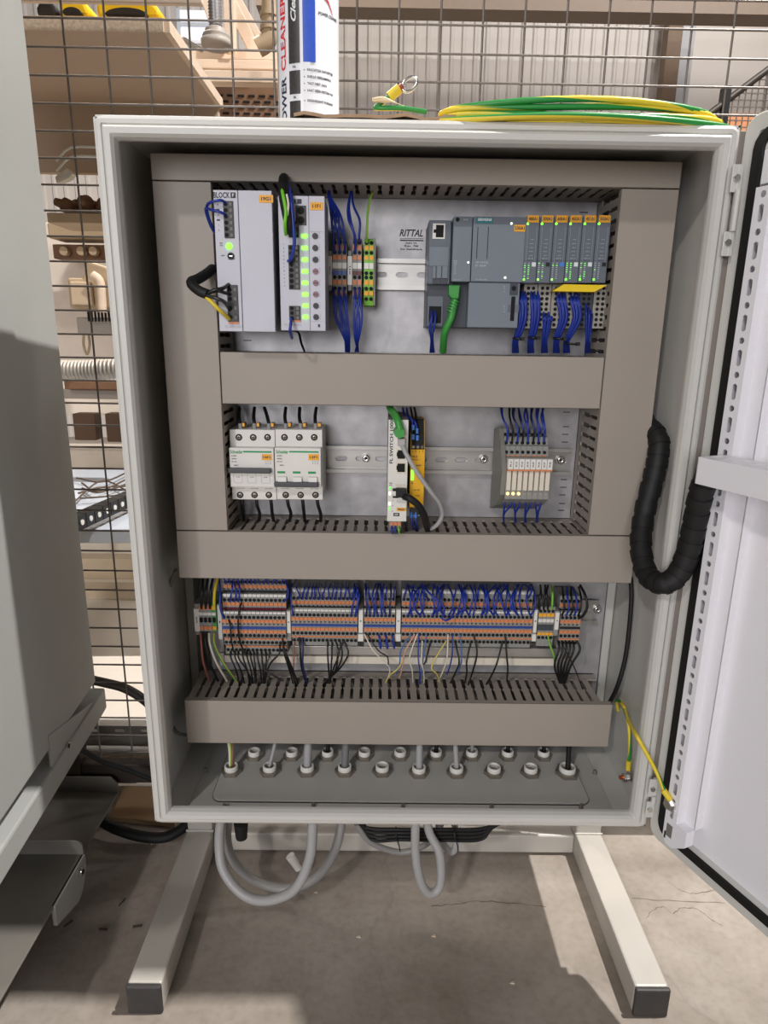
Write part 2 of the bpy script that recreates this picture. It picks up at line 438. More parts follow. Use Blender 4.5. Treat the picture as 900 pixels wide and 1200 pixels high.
# tick slots on the plate right of the relays
mb = MB()
for i, py in enumerate((483, 500, 509, 518, 562, 571, 580, 590, 598)):
    q = P(664-i*.8, py, .158); mb.box(q.x-.004, q.x+.004, .1576, .158, q.z-.0005, q.z+.0005, blackhole)
for px, py in ((684, 249), (290, 399)):
    q = P(px, py, .158); mb.box(q.x-.005, q.x+.005, .1576, .158, q.z-.0005, q.z+.0005, blackhole)
mb.build('punched_marks', enc)
# ================================================================== DOOR (hinged at the right, 113 degrees open)
DD = Vector((.394663, -.918826, 0)); DN = Vector((-.918826, -.394663, 0)); HNG = Vector((.3008, -.0005, 0))
DT = Matrix(((DD.x, -DN.x, 0, HNG.x), (DD.y, -DN.y, 0, HNG.y), (0, 0, 1, 0), (0, 0, 0, 1)))
# local: X = along door away from hinge, Y = away from the viewer (outward side positive), Z up
def dmb():
    b = MB(); b.T = DT; return b
DWD = .596
def dloop(o, y, r0=.014):
    x0, x1, z0, z1 = .0+o, DWD-o, -.006+o, .776-o; r = max(r0-o, .002); out = []
    for cx, cz, a0 in ((x1-r, z0+r, -90), (x1-r, z1-r, 0), (x0+r, z1-r, 90), (x0+r, z0+r, 180)):
        for k in range(5):
            a = math.radians(a0+22.5*k); out.append((cx+r*math.cos(a), y, cz+r*math.sin(a)))
    return out
prof = [(.014, .012), (.0135, .005), (.0, .004), (-.0015, .005), (-.002, .020), (.0, .023), (.01, .023)]
loops = [dloop(o, y) for o, y in prof]; n = len(loops[0])
door = dmb()
door.add([v for l in loops for v in l], [(j*n+k, (j+1)*n+k, (j+1)*n+(k+1) % n, j*n+(k+1) % n) for j in range(len(loops)-1) for k in range(n)], powder)
door.add(dloop(.0, .023), [tuple(range(n))], powder)
door = door.build('door', enc)
def dpart(mb, name, **k): return mb.build(name, door, **k)
# inner pan
q = dmb(); q.box(.012, DWD-.012, .010, .0125, .006, .764, doorwhite); dpart(q, 'inner_panel')
q = dmb(); lo = [dloop(o, y, .03) for o, y in ((.012, .010), (.012, .002), (.013, .0005), (.0225, .0005), (.0235, .002), (.0235, .010))]
q.add([v for l in lo for v in l], [(j*n+k, (j+1)*n+k, (j+1)*n+(k+1) % n, j*n+(k+1) % n) for j in range(len(lo)-1) for k in range(n)], rubber)
dpart(q, 'seal')
q = dmb(); lo = [dloop(o, y, .03) for o, y in ((.0236, .010), (.0236, .003), (.0245, .0025), (.025, .010))]
q.add([v for l in lo for v in l], [(j*n+k, (j+1)*n+k, (j+1)*n+(k+1) % n, j*n+(k+1) % n) for j in range(len(lo)-1) for k in range(n)], powder)
dpart(q, 'seal_lip')
# slotted rails, real holes
def slotted(x0, w, z0, z1):
    q = dmb(); z = z0; i = 0; hh = .0150
    while z < z1:
        h = hh*1.25 if i % 2 == 0 else hh*.85
        cx = x0+w/2; ww = w
        if i % 2 == 0: q.cell(cx, z+h/2, ww, h, .0026, .0078, -.013, -.0116, doorwhite)
        else: q.cell(cx, z+h/2, ww, h, .0030, .0030, -.013, -.0116, doorwhite, rnd=True)
        z += h; i += 1
    q.box(x0-.0012, x0, -.013, .008, z0, z, doorwhite); q.box(x0+w, x0+w+.0012, -.013, .0, z0, z, doorwhite)
    q.box(x0, x0+w, -.0015, -.0012, z0, z, ductdark)
    q.box(x0+w, x0+w+.016, -.001, .0002, z0, z, doorwhite)
    q.box(x0+w+.015, x0+w+.0165, -.001, .010, z0, z, doorwhite)
    # bottom foot with hook cut out
    q.prism_y([(x0-.0012, z0-.026), (x0+.004, z0-.033), (x0+w, z0-.033), (x0+w+.016, z0-.02), (x0+w+.016, z0), (x0-.0012, z0)], -.013, -.0116, doorwhite)
    q.box(x0+w, x0+w+.016, -.0116, -.0005, z0-.02, z0, doorwhite)
    q.box(x0+.003, x0+.011, -.0134, -.013, z0-.022, z0-.006, ductdark)
    q.box(x0+.001, x0+.003, -.0134, -.013, z0-.027, z0-.018, blackhole)
    return q
dpart(slotted(.0345, .0135, .048, .70), 'slotted_rail')
dpart(slotted(DWD-.052, .0135, .048, .70), 'slotted_rail')
# top bracket piece of rail
q = dmb(); q.box(.034, .06, -.010, -.0085, .712, .74, doorwhite); dpart(q, 'rail_bracket', bev=.001)
# hinges: upper and lower
for z0, z1 in ((.655, .735), (.022, .075)):
    hg = MB()
    xx = .2985
    hg.box(xx-.0005, xx+.004, -.0085, -.004, z0, z1, powder)
    hg.box(xx-.006, xx+.001, -.0082, -.0068, z1-.024, z1, powder); hg.box(xx-.006, xx+.001, -.0082, -.0068, z0, z0+.022, powder)
    hg.build('hinge_leaf', enc, bev=.0006)
    MB().cyl((xx+.001, -.0095, z0+.022), (xx+.001, -.0095, z1-.022), .0028, powder, 12).build('hinge_pin', enc)
    for zz in (z0+.012, z1-.012):
        MB().cyl((xx-.002, -.0082, zz), (xx-.002, -.0112, zz), .0032, steel, 6, smooth=False).build('hinge_screw', enc, bev=.0004)
# tray
tr = thing('door_tray', 'slotted light grey folding tray sticking out from the open door', 'tray', tuple(DT @ Vector((.3, -.04, .45))))
q = dmb(); TX0, TX1, TZ0, TZ1, TY = .042, DWD-.06, .4435, .4695, -.049
q.box(TX0, TX1, TY, TY+.0015, TZ0, TZ1, doorwhite); q.box(TX0, TX0+.0015, TY, -.014, TZ0, TZ1, doorwhite); q.box(TX1-.0015, TX1, TY, -.014, TZ0, TZ1, doorwhite)
q.build('tray_frame', tr, bev=.0004)
q = dmb(); xx = TX0
while xx < TX1-.014:
    q.cell(xx+.007, 0, .014, .034, .0018, .012, TZ1-.0015, TZ1, doorwhite, rnd=True); xx += .014
# cells were built in the x,z plane: lay them flat (z -> y)
R_ = Matrix(((1, 0, 0, 0), (0, 0, 1, TY+.018), (0, 1, 0, 0), (0, 0, 0, 1)))
q.v = [DT @ (R_ @ (DT.inverted() @ v)) for v in q.v]
q.build('tray_top', tr)
q = dmb(); q.prism_y([(.058, TZ0), (.058, TZ0-.03), (.068, TZ0-.036), (.092, TZ0-.10), (.12, TZ0-.11), (.2, TZ0-.11), (.2, TZ0)], -.0145, -.0135, powder) if False else None
# ================================================================== WIRE DUCTS
YD, YP = .075, .158
def duct_h(name, label, x0, x1, z0, z1, top=True, bottom=True, partial=None):
    d = thing(name, label, 'wire duct', ((x0+x1)/2, YP, z0))
    MB().box(x0, x1, YD, YD+.0018, z0, z1, ductm).box(x0, x1, YD, YD+.008, z1-.0016, z1, ductm).box(x0, x1, YD, YD+.008, z0, z0+.0016, ductm).build('cover', d, bev=.0008)
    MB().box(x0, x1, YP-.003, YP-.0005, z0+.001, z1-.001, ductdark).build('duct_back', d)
    pitch = .0125; nn = int((x1-x0)/pitch)
    for side, zz, on in ((1, z1-.0026, top), (-1, z0+.001, bottom)):
        if on:
            me = finger_mesh(False)
            for i in range(nn):
                o = bpy.data.objects.new('finger', me); COL.objects.link(o); o.parent = d
                o.location = Vector((x0+pitch*(i+.5), 0, zz))-Vector(d['_w'])*1
            MB().box(x0, x1, YP-.018, YP-.0005, zz, zz+.0016, ductm).build('side_base', d)
        else: MB().box(x0, x1, YD+.002, YP-.0005, zz, zz+.0016, ductm).build('side_wall', d)
    return d
_FM = {}
def finger_mesh(vert):
    if vert in _FM: return _FM[vert]
    mb = MB(); w = .0041; ya, yb = YD+.002, YP-.016; ym = .112
    pl = [(-w, ya), (w, ya), (w, ym-.002), (w+.0011, ym-.001), (w+.0011, ym+.001), (w*.9, ym+.002), (w*.9, yb), (-w*.9, yb), (-w*.9, ym+.002), (-w-.0011, ym+.001), (-w-.0011, ym-.001), (-w, ym-.002)]
    if not vert: mb.prism_z([(a, b) for a, b in pl], 0, .0016, ductm)
    else:
        n = len(pl); vs = [(0, b, a) for a, b in pl]+[(.0016, b, a) for a, b in pl]
        mb.add(vs, [tuple(reversed(range(n))), tuple(range(n, 2*n))]+[(k, (k+1) % n, n+(k+1) % n, n+k) for k in range(n)], ductm)
    o = mb.build('finger'); me = o.data; bpy.data.objects.remove(o); _FM[vert] = me; return me
def duct_v(name, label, x0, x1, z0, z1, side):
    d = thing(name, label, 'wire duct', ((x0+x1)/2, YP, z0))
    MB().box(x0, x1, YD, YD+.0018, z0, z1, ductm).box(x0, x0+.0016, YD, YD+.008, z0, z1, ductm).box(x1-.0016, x1, YD, YD+.008, z0, z1, ductm).build('cover', d, bev=.0008)
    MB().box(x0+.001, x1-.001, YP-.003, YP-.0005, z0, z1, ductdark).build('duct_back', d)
    pitch = .0125; nn = int((z1-z0)/pitch)
    xi = x1-.0026 if side > 0 else x0+.001; xo = x0+.001 if side > 0 else x1-.0026
    me = finger_mesh(True)
    for i in range(nn):
        o = bpy.data.objects.new('finger', me); COL.objects.link(o); o.parent = d
        o.location = Vector((xi, 0, z0+pitch*(i+.5)))-Vector(d['_w'])
    MB().box(xi, xi+.0016, YP-.018, YP-.0005, z0, z1, ductm).build('side_base', d)
    MB().box(xo, xo+.0016, YD+.002, YP-.0005, z0, z1, ductm).build('side_wall', d)
    return d
duct_h('wire_duct', 'topmost horizontal grey wire duct spanning the full width', -.2725, .2795, .7303, .756, top=False)
duct_v('wire_duct', 'tall grey vertical wire duct at the left edge of the mounting plate', -.2725, -.211, .3505, .7295, 1)
duct_v('wire_duct', 'tall grey vertical wire duct at the right edge of the mounting plate', .2185, .2795, .3505, .7295, -1)
duct_h('wire_duct', 'short horizontal grey wire duct between the power supplies and the circuit breakers', -.2103, .2178, .500, .5575)
duct_h('wire_duct', 'full-width horizontal grey wire duct just above the terminal block row', -.2725, .277, .2895, .3495)
duct_h('wire_duct', 'lowest horizontal grey wire duct above the cable glands, comb side facing up', -.277, .2715, .0615, .124)
# ================================================================== DIN RAILS
def din(label, x0, x1, zc, skip=()):
    d = thing('din_rail', label, 'mounting rail', ((x0+x1)/2, YP, zc-.0175))
    yb = YP-.0015; yf = YP-.0090
    mb = MB(); L = x1-x0; n = int(L/.025); cw = L/n
    for i in range(n): mb.cell(x0+cw*(i+.5), zc, cw, .025, .0075, .0030, yb-.001, yb, zinc, rnd=True)
    for s in (-1, 1):
        a, b = sorted((zc+s*.0125, zc+s*.0135)); mb.box(x0, x1, yf, yb, a, b, zinc)
        a, b = sorted((zc+s*.0125, zc+s*.0175)); mb.box(x0, x1, yf-.001, yf, a, b, zinc)
    mb.build('rail_profile', d, bev=.0003)
    return d
def rail_screw(d, px, py):
    p = P(px, py, YP-.004)
    mb = MB().cyl((p.x, YP-.0025, p.z), (p.x, YP-.0040, p.z), .0062, steel, 20)
    mb.lathe((p.x, YP-.004, p.z), (0, -1, 0), [(.0048, 0), (.0047, .0018), (.0035, .0026), (.0016, .0027), (.0015, .0012), (0, .0012)], steel, 16)
    mb.cyl((p.x, YP-.0052, p.z), (p.x, YP-.0054, p.z), .0013, blackhole, 6)
    mb.build('rail_screw', d)
Z1 = P(470, 322, YP-.005).z; Z2 = P(430, 538, YP-.005).z; Z3 = P(700, 716, YP-.005).z
d1 = din('upper slotted zinc mounting rail behind the power supply and PLC', -.195, .205, Z1)
d2 = din('middle slotted zinc mounting rail behind the breakers and relays', -.195, .213, Z2)
for p in ((429, 537), (567, 538), (657, 539)): rail_screw(d2, *p)
d3 = din('lower slotted zinc mounting rail carrying the long terminal row', -.262, .267, Z3)
rail_screw(d3, 700, 714)
# ================================================================== WIRES
def wire(pts, r, mat, name, label, cat='wire', group=None, n=6, seg=5, **k):
    pts = [p if isinstance(p, Vector) else P(p[0], p[1], p[2]) for p in pts]
    return solo(MB().tube(pts, r, mat, n, seg, **k), name, label, cat, group)
rnd = random.Random(3)
ORD = ['first', 'second', 'third', 'fourth', 'fifth', 'sixth', 'seventh', 'eighth', 'ninth', 'tenth', 'eleventh', 'twelfth', 'thirteenth', 'fourteenth', 'fifteenth', 'sixteenth']
def nth_of(i, n): return ('%s from the left' % ORD[i]) if i < (n+1)//2 else ('%s from the right' % ORD[n-1-i])
# ================================================================== POWER SUPPLY
def label_plate(mb, xl, xr, yt, yb, y, s, mat=amber, im=ink):
    a, b, c, d = RC(xl, xr, yt, yb, y); mb.box(a, b, y-.0006, y+.0002, c, d, mat)
    if s: mb.text(s, (a+b)/2, (c+d)/2, y-.0006, (d-c)*.5, im, width=(b-a)*.74)
def face(mb, x0, x1, z0, z1):   # returns mapping from fractions to world
    return lambda u, v: (x0+(x1-x0)*u, z1-(z1-z0)*v)
yF = .035
x0, x1, z0, z1 = RC(253.5, 320.5, 223, 388.5, yF)
psu = thing('power_supply', 'wide pale grey 24 volt power supply module at the upper left', 'power supply', ((x0+x1)/2, .15, z0))
MB().box(x0+.0005, x1, yF+.003, .149, z0+.0008, z1-.0008, greyside).build('housing', psu, bev=.0006)
fm = MB(); xs = x0+(x1-x0)*.42
fm.box(x0, xs-.0003, yF, yF+.004, z0, z1, greyplastic).box(xs+.0003, x1, yF, yF+.004, z0, z1, greyplastic)
pfc = fm.build('front_cover', psu, bev=.0005)
f = face(None, x0, x1, z0, z1)
mb = MB()
X, Z = f(.145, .035); mb.text('BLOCK', X, Z, yF, .0055, ink, width=.0165)
X, Z = f(.34, .035); mb.box(X-.0025, X+.0025, yF-.0003, yF, Z-.0026, Z+.0026, ink); mb.text('F', X, Z, yF-.0003, .003, inkw)
for i, v in enumerate((.10, .135, .17, .205, .24, .275)):
    X, Z = f(.07, v); mb.text('+-+-12'[i], X, Z, yF, .0016, ink)
for u, v, tx, w in ((.10, .365, 'DC', .003), (.10, .38, 'ON', .003), (.12, .452, '24V', .004), (.27, .475, '23-28V', .007)):
    X, Z = f(u, v); mb.text(tx, X, Z, yF, .0014, ink, width=w)
X, Z = f(.26, .965); mb.text('PC-0324-100-0', X, Z, yF, .0026, inkl, width=.018)
mb.build('front_print', pfc, kind='stuff')
mb = MB(); xa, za = f(.78, .03); mb.box(xa, xa+.0135*1.05, yF-.0006, yF, za-.007, za, amber); mb.text('19G1', xa+.007, za-.0035, yF-.0006, .0034, ink, width=.0095); mb.build('marker_label', pfc)
def connector(parent, X0, X1, Z0, Z1, rows, y, wd=.0012, cols=2):
    mb = MB().box(X0, X1, y-wd, y+.002, Z0, Z1, black)
    for r in range(rows):
        for c in range(cols):
            cx = X0+(X1-X0)*(c+.5)/cols; cz = Z1-(Z1-Z0)*(r+.5)/rows
            if c == 0: mb.cyl((cx, y-wd, cz), (cx, y-wd-.0004, cz), min((X1-X0)/cols, (Z1-Z0)/rows)*.40, blackhole, 10)
            else: mb.box(cx-.0013, cx+.0013, y-wd-.0004, y-wd, cz-.0016, cz+.0016, ductdark)
    return mb.build('connector', parent, bev=.0003)
a = f(.165, .075); b = f(.335, .33); connector(pfc, a[0], b[0], b[1], a[1], 6, yF)
a = f(.165, .66); b = f(.355, .93); connector(pfc, a[0], b[0], b[1], a[1], 4, yF)
a = f(.175, .93); b = f(.355, .945); MB().box(a[0], b[0], yF-.0012, yF, b[1], a[1], orange).build('connector_lever', pfc)
X, Z = f(.235, .385); MB().lathe((X, yF, Z), (0, -1, 0), [(.0032, 0), (.003, .0012), (.0018, .002), (0, .0022)], ledg, 14).build('status_light', pfc)
X, Z = f(.26, .455); mb = MB().lathe((X, yF-.0002, Z), (0, -1, 0), [(.0035, 0), (.0035, .0008), (.002, .0008), (.002, .0001), (0, .0001)], ink, 16); mb.box(X-.0014, X+.0014, yF-.0009, yF, Z-.0003, Z+.0003, steel); mb.build('trim_dial', pfc)
# wires on the power supply
A = Vector
xA, zA = f(.21, .09); xB, zB = f(.21, .17)
dx0 = P(238, 243, .03)
solo(MB().tube([A((xA, yF+.0, zA)), A((xA-.004, yF-.006, zA+.0016)), A((xA-.016, yF-.004, zA-.001)), A((xA-.0215, .045, zA-.006)), A((xA-.019, .060, zA-.022)), A((xA-.0135, .085, zA-.03))], .00145, bluewire, 6), 'blue_wire', 'blue wire looping from the topmost socket of the wide power supply', 'wire')
solo(MB().tube([A((xB, yF+.0, zB)), A((xB-.004, yF-.006, zB+.0014)), A((xB-.014, yF-.004, zB+.004)), A((xB-.0225, .043, zB+.006)), A((xB-.0205, .060, zB-.010)), A((xB-.0145, .087, zB-.02))], .00145, bluewire, 6), 'blue_wire', 'blue wire looping from the third socket of the wide power supply', 'wire')
pts = [P(225, 326, .03), P(221, 330, .032)]
sl = MB().tube([P(262, 300, .10)+A((-.0, 0, 0)), P(248, 316, .075), P(234, 326, .045), P(224, 331, .03), P(232, 340, .022), P(243, 345, .02)], .0052, rubber, 10)
solo(sl, 'cable_sheath', 'thick black cable sheath curling around the left side of the wide power supply', 'cable')
cx_, cz_ = f(.23, .69)
wire([P(240, 345, .02), P(252, 340, .018), P(261, 338, .022), P(268, 333.5, .034)], .0020, blackwire, 'black_wire', 'black wire at the highest socket of the power supply lower plug')
wire([P(240, 345, .021), P(254, 341, .019), P(263, 343, .022), P(269.5, 345, .034)], .0017, blackwire, 'black_wire', 'black wire in the second socket of the power supply lower plug')
wire([P(240, 346, .019), P(252, 349, .013), P(263, 354, .016), P(269, 363, .034)], .0020, M('shiny_black_wire', (45, 45, 48), .25), 'black_wire', 'black wire in the third socket of the power supply lower plug')
wire([P(239, 346, .021), P(248, 354, .015), P(259, 365, .018), P(268.5, 373.5, .034)], .0021, peyellow, 'yellow_wire', 'yellow wire in the lowest socket of the wide power supply')
# ================================================================== ELECTRONIC PROTECTION MODULE
yF = .040
x0, x1, z0, z1 = RC(327.5, 381, 229.5, 387.5, yF)
em = thing('protection_module', 'narrow grey circuit protection module with a column of green lamps', 'module', ((x0+x1)/2, .15, z0))
MB().box(x0+.0005, x1-.0005, yF+.003, .092, z0+.0012, z1-.0008, greyside).box(x0+.0005, x1-.010, .092, .149, z0+.012, z1-.012, greyside).build('housing', em, bev=.0006)
efc = MB().box(x0, x0+(x1-x0)*.655, yF, yF+.004, z0, z1, greyplastic).box(x0+(x1-x0)*.66, x1, yF-.0005, yF+.004, z0, z1, greyplastic)
efc = efc.build('front_cover', em, bev=.0005)
f = face(None, x0, x1, z0, z1)
mb = MB()
X, Z = f(.25, .04); mb.text('BLOCK', X, Z, yF, .0046, ink, width=.0155)
X, Z = f(.46, .04); mb.box(X-.0022, X+.0022, yF-.0003, yF, Z-.0022, Z+.0022, ink)
X, Z = f(.27, .955); mb.text('PC-0424-080-0', X, Z, yF, .0024, inkl, width=.018)
for i in range(8):
    X, Z = f(.88, .282+.0865*i)
    for k in (-1, 0, 1): mb.box(X-.0003+k*.0, X+.0003, yF-.0008, yF-.0005, Z+k*.0022-.0002, Z+k*.0022+.0002, ink)
for i in range(12):
    X, Z = f(.10, .35+.028*i); mb.text(str(i % 8+1), X, Z, yF, .0014, ink)
a = f(.68, .255); b = f(.97, .258); mb.box(a[0], b[0], yF-.0008, yF, b[1], a[1], inkl)
a = f(.68, .925); b = f(.97, .928); mb.box(a[0], b[0], yF-.0008, yF, b[1], a[1], inkl)
X, Z = f(.83, .96); mb.box(X, X+.0022, yF-.0008, yF, Z-.0015, Z+.0015, ink)
mb.build('front_print', efc, kind='stuff')
a = f(.69, .045); b = f(.965, .10); MB().box(a[0], b[0], yF-.0012, yF-.0004, b[1], a[1], amber).text('11F1', (a[0]+b[0])/2, (a[1]+b[1])/2, yF-.0012, .0034, ink, width=.008).build('marker_label', efc)
for i in range(8):
    X, Z = f(.555, .288+.0865*i)
    MB().box(X-.0031, X+.0031, yF-.0012, yF, Z-.0019, Z+.0019, ledg).build('status_light', em, bev=.0009)
    X, Z = f(.79, .288+.0865*i)
    MB().cyl((X, yF-.0004, Z), (X, yF-.0016, Z), .0030, M('dial_rose', (140, 105, 115), .5) if i in (3, 4, 5) else black, 14).box(X-.0022, X+.0022, yF-.0019, yF-.0016, Z-.0003, Z+.0003, ink).build('rotary_dial', efc)
a = f(.38, .07); b = f(.60, .21); connector(efc, a[0], b[0], b[1], a[1], 2, yF, cols=1)
a = f(.22, .19); b = f(.44, .30); connector(efc, a[0], b[0], b[1], a[1], 2, yF, wd=.003)
a = f(.20, .355); b = f(.445, .685); connector(efc, a[0], b[0], b[1], a[1], 8, yF)
a = f(.19, .81); b = f(.445, .92); connector(efc, a[0], b[0], b[1], a[1], 3, yF)
a = f(.20, .92); b = f(.445, .932); MB().box(a[0], b[0], yF-.0012, yF, b[1], a[1], orange).build('connector_lever', efc)
wire([P(333, 216, .085), P(333, 209, .066), P(332, 214, .045), P(333, 232, .028), P(339, 262, .026), P(342, 272, .034)], .0052, rubber, 'cable_sheath', 'thick black sheathed cable arching out of the top duct onto the protection module', 'cable', n=10)
wire([P(338, 218, .080), P(337, 212, .058), P(341, 232, .028), P(343, 255, .024), P(345, 285, .026), P(341, 303, .030), P(338, 306, .038)], .0019, bluewire, 'blue_wire', 'blue wire running down the front of the protection module')
wire([P(330, 217, .078), P(329, 212, .055), P(331, 225, .026), P(335, 247, .020), P(334, 262, .019), P(335, 275, .032)], .0018, M('bright_green_wire', (120, 205, 50), .35), 'green_wire', 'bright green wire beside the black cable on the protection module')
wire([P(336, 228, .024), P(338, 240, .021), P(337, 255, .022), P(341, 272, .032)], .0012, whitewire, 'white_wire', 'thin white wire among the black cable on the protection module')
wire([P(341.5, 372, .040), P(341, 378, .030), P(340, 388, .030), P(342, 396, .05)], .0016, bluewire, 'blue_wire', 'short blue wire hanging from the lowest plug of the protection module')
wire([P(343, 387, .10), P(350, 390, .12), P(353, 402, .13), P(357, 412, .14)], .0014, blackwire, 'black_wire', 'thin black wire dropping from below the protection module into the duct')
# ================================================================== TERMINAL HELPERS
def tb(mb, xc, w, feats, tiers, body=termgrey, zc=None):
    # tiers: list of (py_top, py_bottom, y_front); feats: list of (kind, py) drawn at reference column px=450
    pass
def pz(py, y, px=450): return P(px, py, y).z
# top row small terminal groups ----------------------------------------
def small_terminal(name, kind, xc, pxref, top, bot, label, group, w=.0051, rows=None, body=termgrey, yb=.108):
    rows = rows or []
    mb = MB()
    zt, zb = pz(top, yb, pxref), pz(bot, yb, pxref); h = (zt-zb)
    # stepped body profile in y,z
    mb.prism_x([(.149, zt-h*.08), (.149, zb+h*.08), (yb+.010, zb), (yb+.004, zb+h*.02), (yb, zb+h*.28), (yb, zt-h*.28), (yb+.004, zt-h*.02), (yb+.010, zt)], xc-w/2+.0001, xc+w/2-.0001, body)
    def yat(z):
        u = (zt-z)/h
        if u < .28: return yb+.004*(1-u/.28)
        if u > .72: return yb+.004*((u-.72)/.28)
        return yb
    for kd, py, hh, mat in rows:
        z = pz(py, yb, pxref); y = yat(z)
        if kd == 'h': mb.cyl((xc, y-.0004, z), (xc, y+.001, z), w*.40, mat, 10)
        elif kd == 'b': mb.box(xc-w*.42, xc+w*.42, y-.0008, y+.001, z-hh/2, z+hh/2, mat)
        elif kd == 'B': mb.box(xc-w*.46, xc+w*.46, y-.0012, y+.001, z-hh/2, z+hh/2, mat)
    return mb
def group_terms(n, px0, px1, pyref, y, maker, name, label, grp, gapmat=None):
    xa, xb = P(px0, pyref, y).x, P(px1, pyref, y).x; w = (xb-xa)/n
    base = maker((xa+w/2), w)
    c = Vector((xa+w/2, .149, min(v.z for v in base.v)))
    o = base.build(name, root=c, bev=0)
    tag(o, label+(', '+nth_of(0, n) if n > 1 else ''), 'terminal block', grp)
    for i in range(1, n):
        q = o.copy(); COL.objects.link(q); q.location = c+Vector((w*i, 0, 0)); q['label'] = label+', '+nth_of(i, n)
    return xa, xb, w, o
PX = 413
rows_top = [('h', 284, 0, blackhole), ('b', 290, .0050, orange), ('h', 296, 0, blackhole), ('b', 302, .0045, orange), ('B', 311.5, .0062, white), ('B', 320, .0045, bridgeblue), ('h', 325, 0, blackhole), ('b', 331, .0050, orange), ('h', 338, 0, blackhole), ('b', 343.5, .0045, orange), ('h', 349, 0, blackhole)]
def mkA(bridge):
    r = [(a, b, c, bridge if d is bridgeblue else d) for a, b, c, d in rows_top]
    return lambda xc, w: small_terminal('', '', xc, PX, 278, 355, '', '', w=w, rows=r)
xa, xb, w, _ = group_terms(3, 389.5, 406.5, 311, .108, mkA(bridgeblue), 'terminal_block', 'grey feed-through terminal with blue bridge beside the protection module', 'blue-bridged terminals on the upper rail')
xa, xb, w, _ = group_terms(2, 413, 424, 311, .108, mkA(darkred), 'terminal_block', 'grey feed-through terminal with red bridge on the upper rail', 'red-bridged terminals on the upper rail')
rg = [('h', 284, 0, blackhole), ('b', 290, .0045, amber), ('h', 296, 0, blackhole), ('b', 302, .0042, amber), ('B', 311.5, .0062, white), ('h', 320, 0, blackhole), ('h', 325, 0, blackhole), ('b', 331, .0050, amber), ('h', 338, 0, blackhole), ('b', 343.5, .0045, amber), ('h', 350, 0, blackhole)]
group_terms(2, 426.5, 438, 311, .108, lambda xc, w: small_terminal('', '', xc, PX, 278, 359, '', '', w=w, rows=rg, body=lime), 'terminal_block', 'bright green earth terminal on the upper rail', 'green earth terminals on the upper rail')
def marker(px, pyt, pyb, y, wpx, s, label, mat=white, text_rot=math.pi/2, extra=True):
    a, b, c, d = RC(px-wpx/2, px+wpx/2, pyt, pyb, y)
    t_ = thing('end_clamp', label, 'end clamp', ((a+b)/2, .149, c))
    MB().box(a+.0006, b-.0006, y+.002, .149, c-.006, d+.006, termgrey).build('clamp_body', t_, bev=.0005)
    mb = MB().box(a, b, y, y+.003, c, d, mat)
    if s: mb.text(s, (a+b)/2, (c+d)/2, y, (b-a)*.35, ink, width=(d-c)*.3, rot=text_rot)
    mb.build('marker_carrier', t_, bev=.0004)
marker(381.3, 300, 334, .099, 5, 'X101', 'left one of two white marked end clamps beside the protection module')
marker(386.6, 300, 334, .100, 4.6, 'X100', 'right one of two white marked end clamps, touching the blue-bridged terminals')
marker(410, 300, 334, .106, 5.4, 'X11', 'white marked end clamp between the blue-bridged and red-bridged terminals')
# end cover grey after green
a, b, c, d = RC(438.2, 439.8, 279, 358, .11); solo(MB().box(a, b, .110, .149, c, d, termgrey), 'end_plate', 'thin grey end plate right of the green earth terminals', 'end plate')
g = 'blue wires fanning from the top duct to the small terminals'
for i in range(6):
    tx = 392+(i % 3)*6.0; ty = 284 if i < 3 else 296
    wire([(385+rnd.uniform(-1.5, 1.5), 219, .125), (385.5+rnd.uniform(-1, 1)+i*.4, 232, .108), (388+i*2.2, 252, .094), (tx-1.5+rnd.uniform(-1, 1), 274, .094), (tx, ty, .1085)], .0013, bluewire, 'blue_wire', 'blue wire fanning down to the blue-bridged terminals, %s row, %s' % (('upper', 'lower')[i//3], ('left', 'middle', 'right')[i % 3]), 'wire', g)
for i in range(3):
    tx = (415.5, 421, 416)[i]; ty = (284, 284, 296)[i]
    wire([(412+i*.5, 219, .125), ((409, 414, 408)[i], 240, .105), ((411, 421.5, 408.5)[i], 258, .096), (tx, 276, .096), (tx, ty, .1085)], .0013, bluewire, 'blue_wire', 'blue wire dropping from the top duct to the red-bridged terminals', 'wire', 'blue wires to the red-bridged terminals')
wire([(439, 222, .125), (434, 232, .106), (431, 250, .1), (430, 272, .1), (430, 284, .108)], .0013, lime, 'green_wire', 'thin green and yellow wire from the top duct to the green earth terminal', mats=[lime, lime, yelwire])
for i in range(6):
    tx = 392+(i % 3)*6.0+(1 if i > 2 else -1)
    wire([(tx, 338 if i < 3 else 348, .1085), (tx+.5, 350, .094), (tx+2+rnd.uniform(-1, 1), 372, .093), (403+i*1.3, 395, .098), (407+rnd.uniform(-2, 3), 412, .12)], .0013, bluewire, 'blue_wire', 'blue wire running down from the blue-bridged terminals into the duct', 'wire', 'blue wires below the blue-bridged terminals')
for i in range(4):
    tx = 415.5+(i % 2)*5.5
    wire([(tx, 338 if i < 2 else 348, .1085), (tx+rnd.uniform(-1, 1), 350, .094), (415+i*3.1, 372, .093), (416+i*1.6, 395, .098), (417+rnd.uniform(-1, 3), 412, .12)], .0013, bluewire, 'blue_wire', 'blue wire running down from the red-bridged terminals into the duct', 'wire', 'blue wires below the red-bridged terminals')
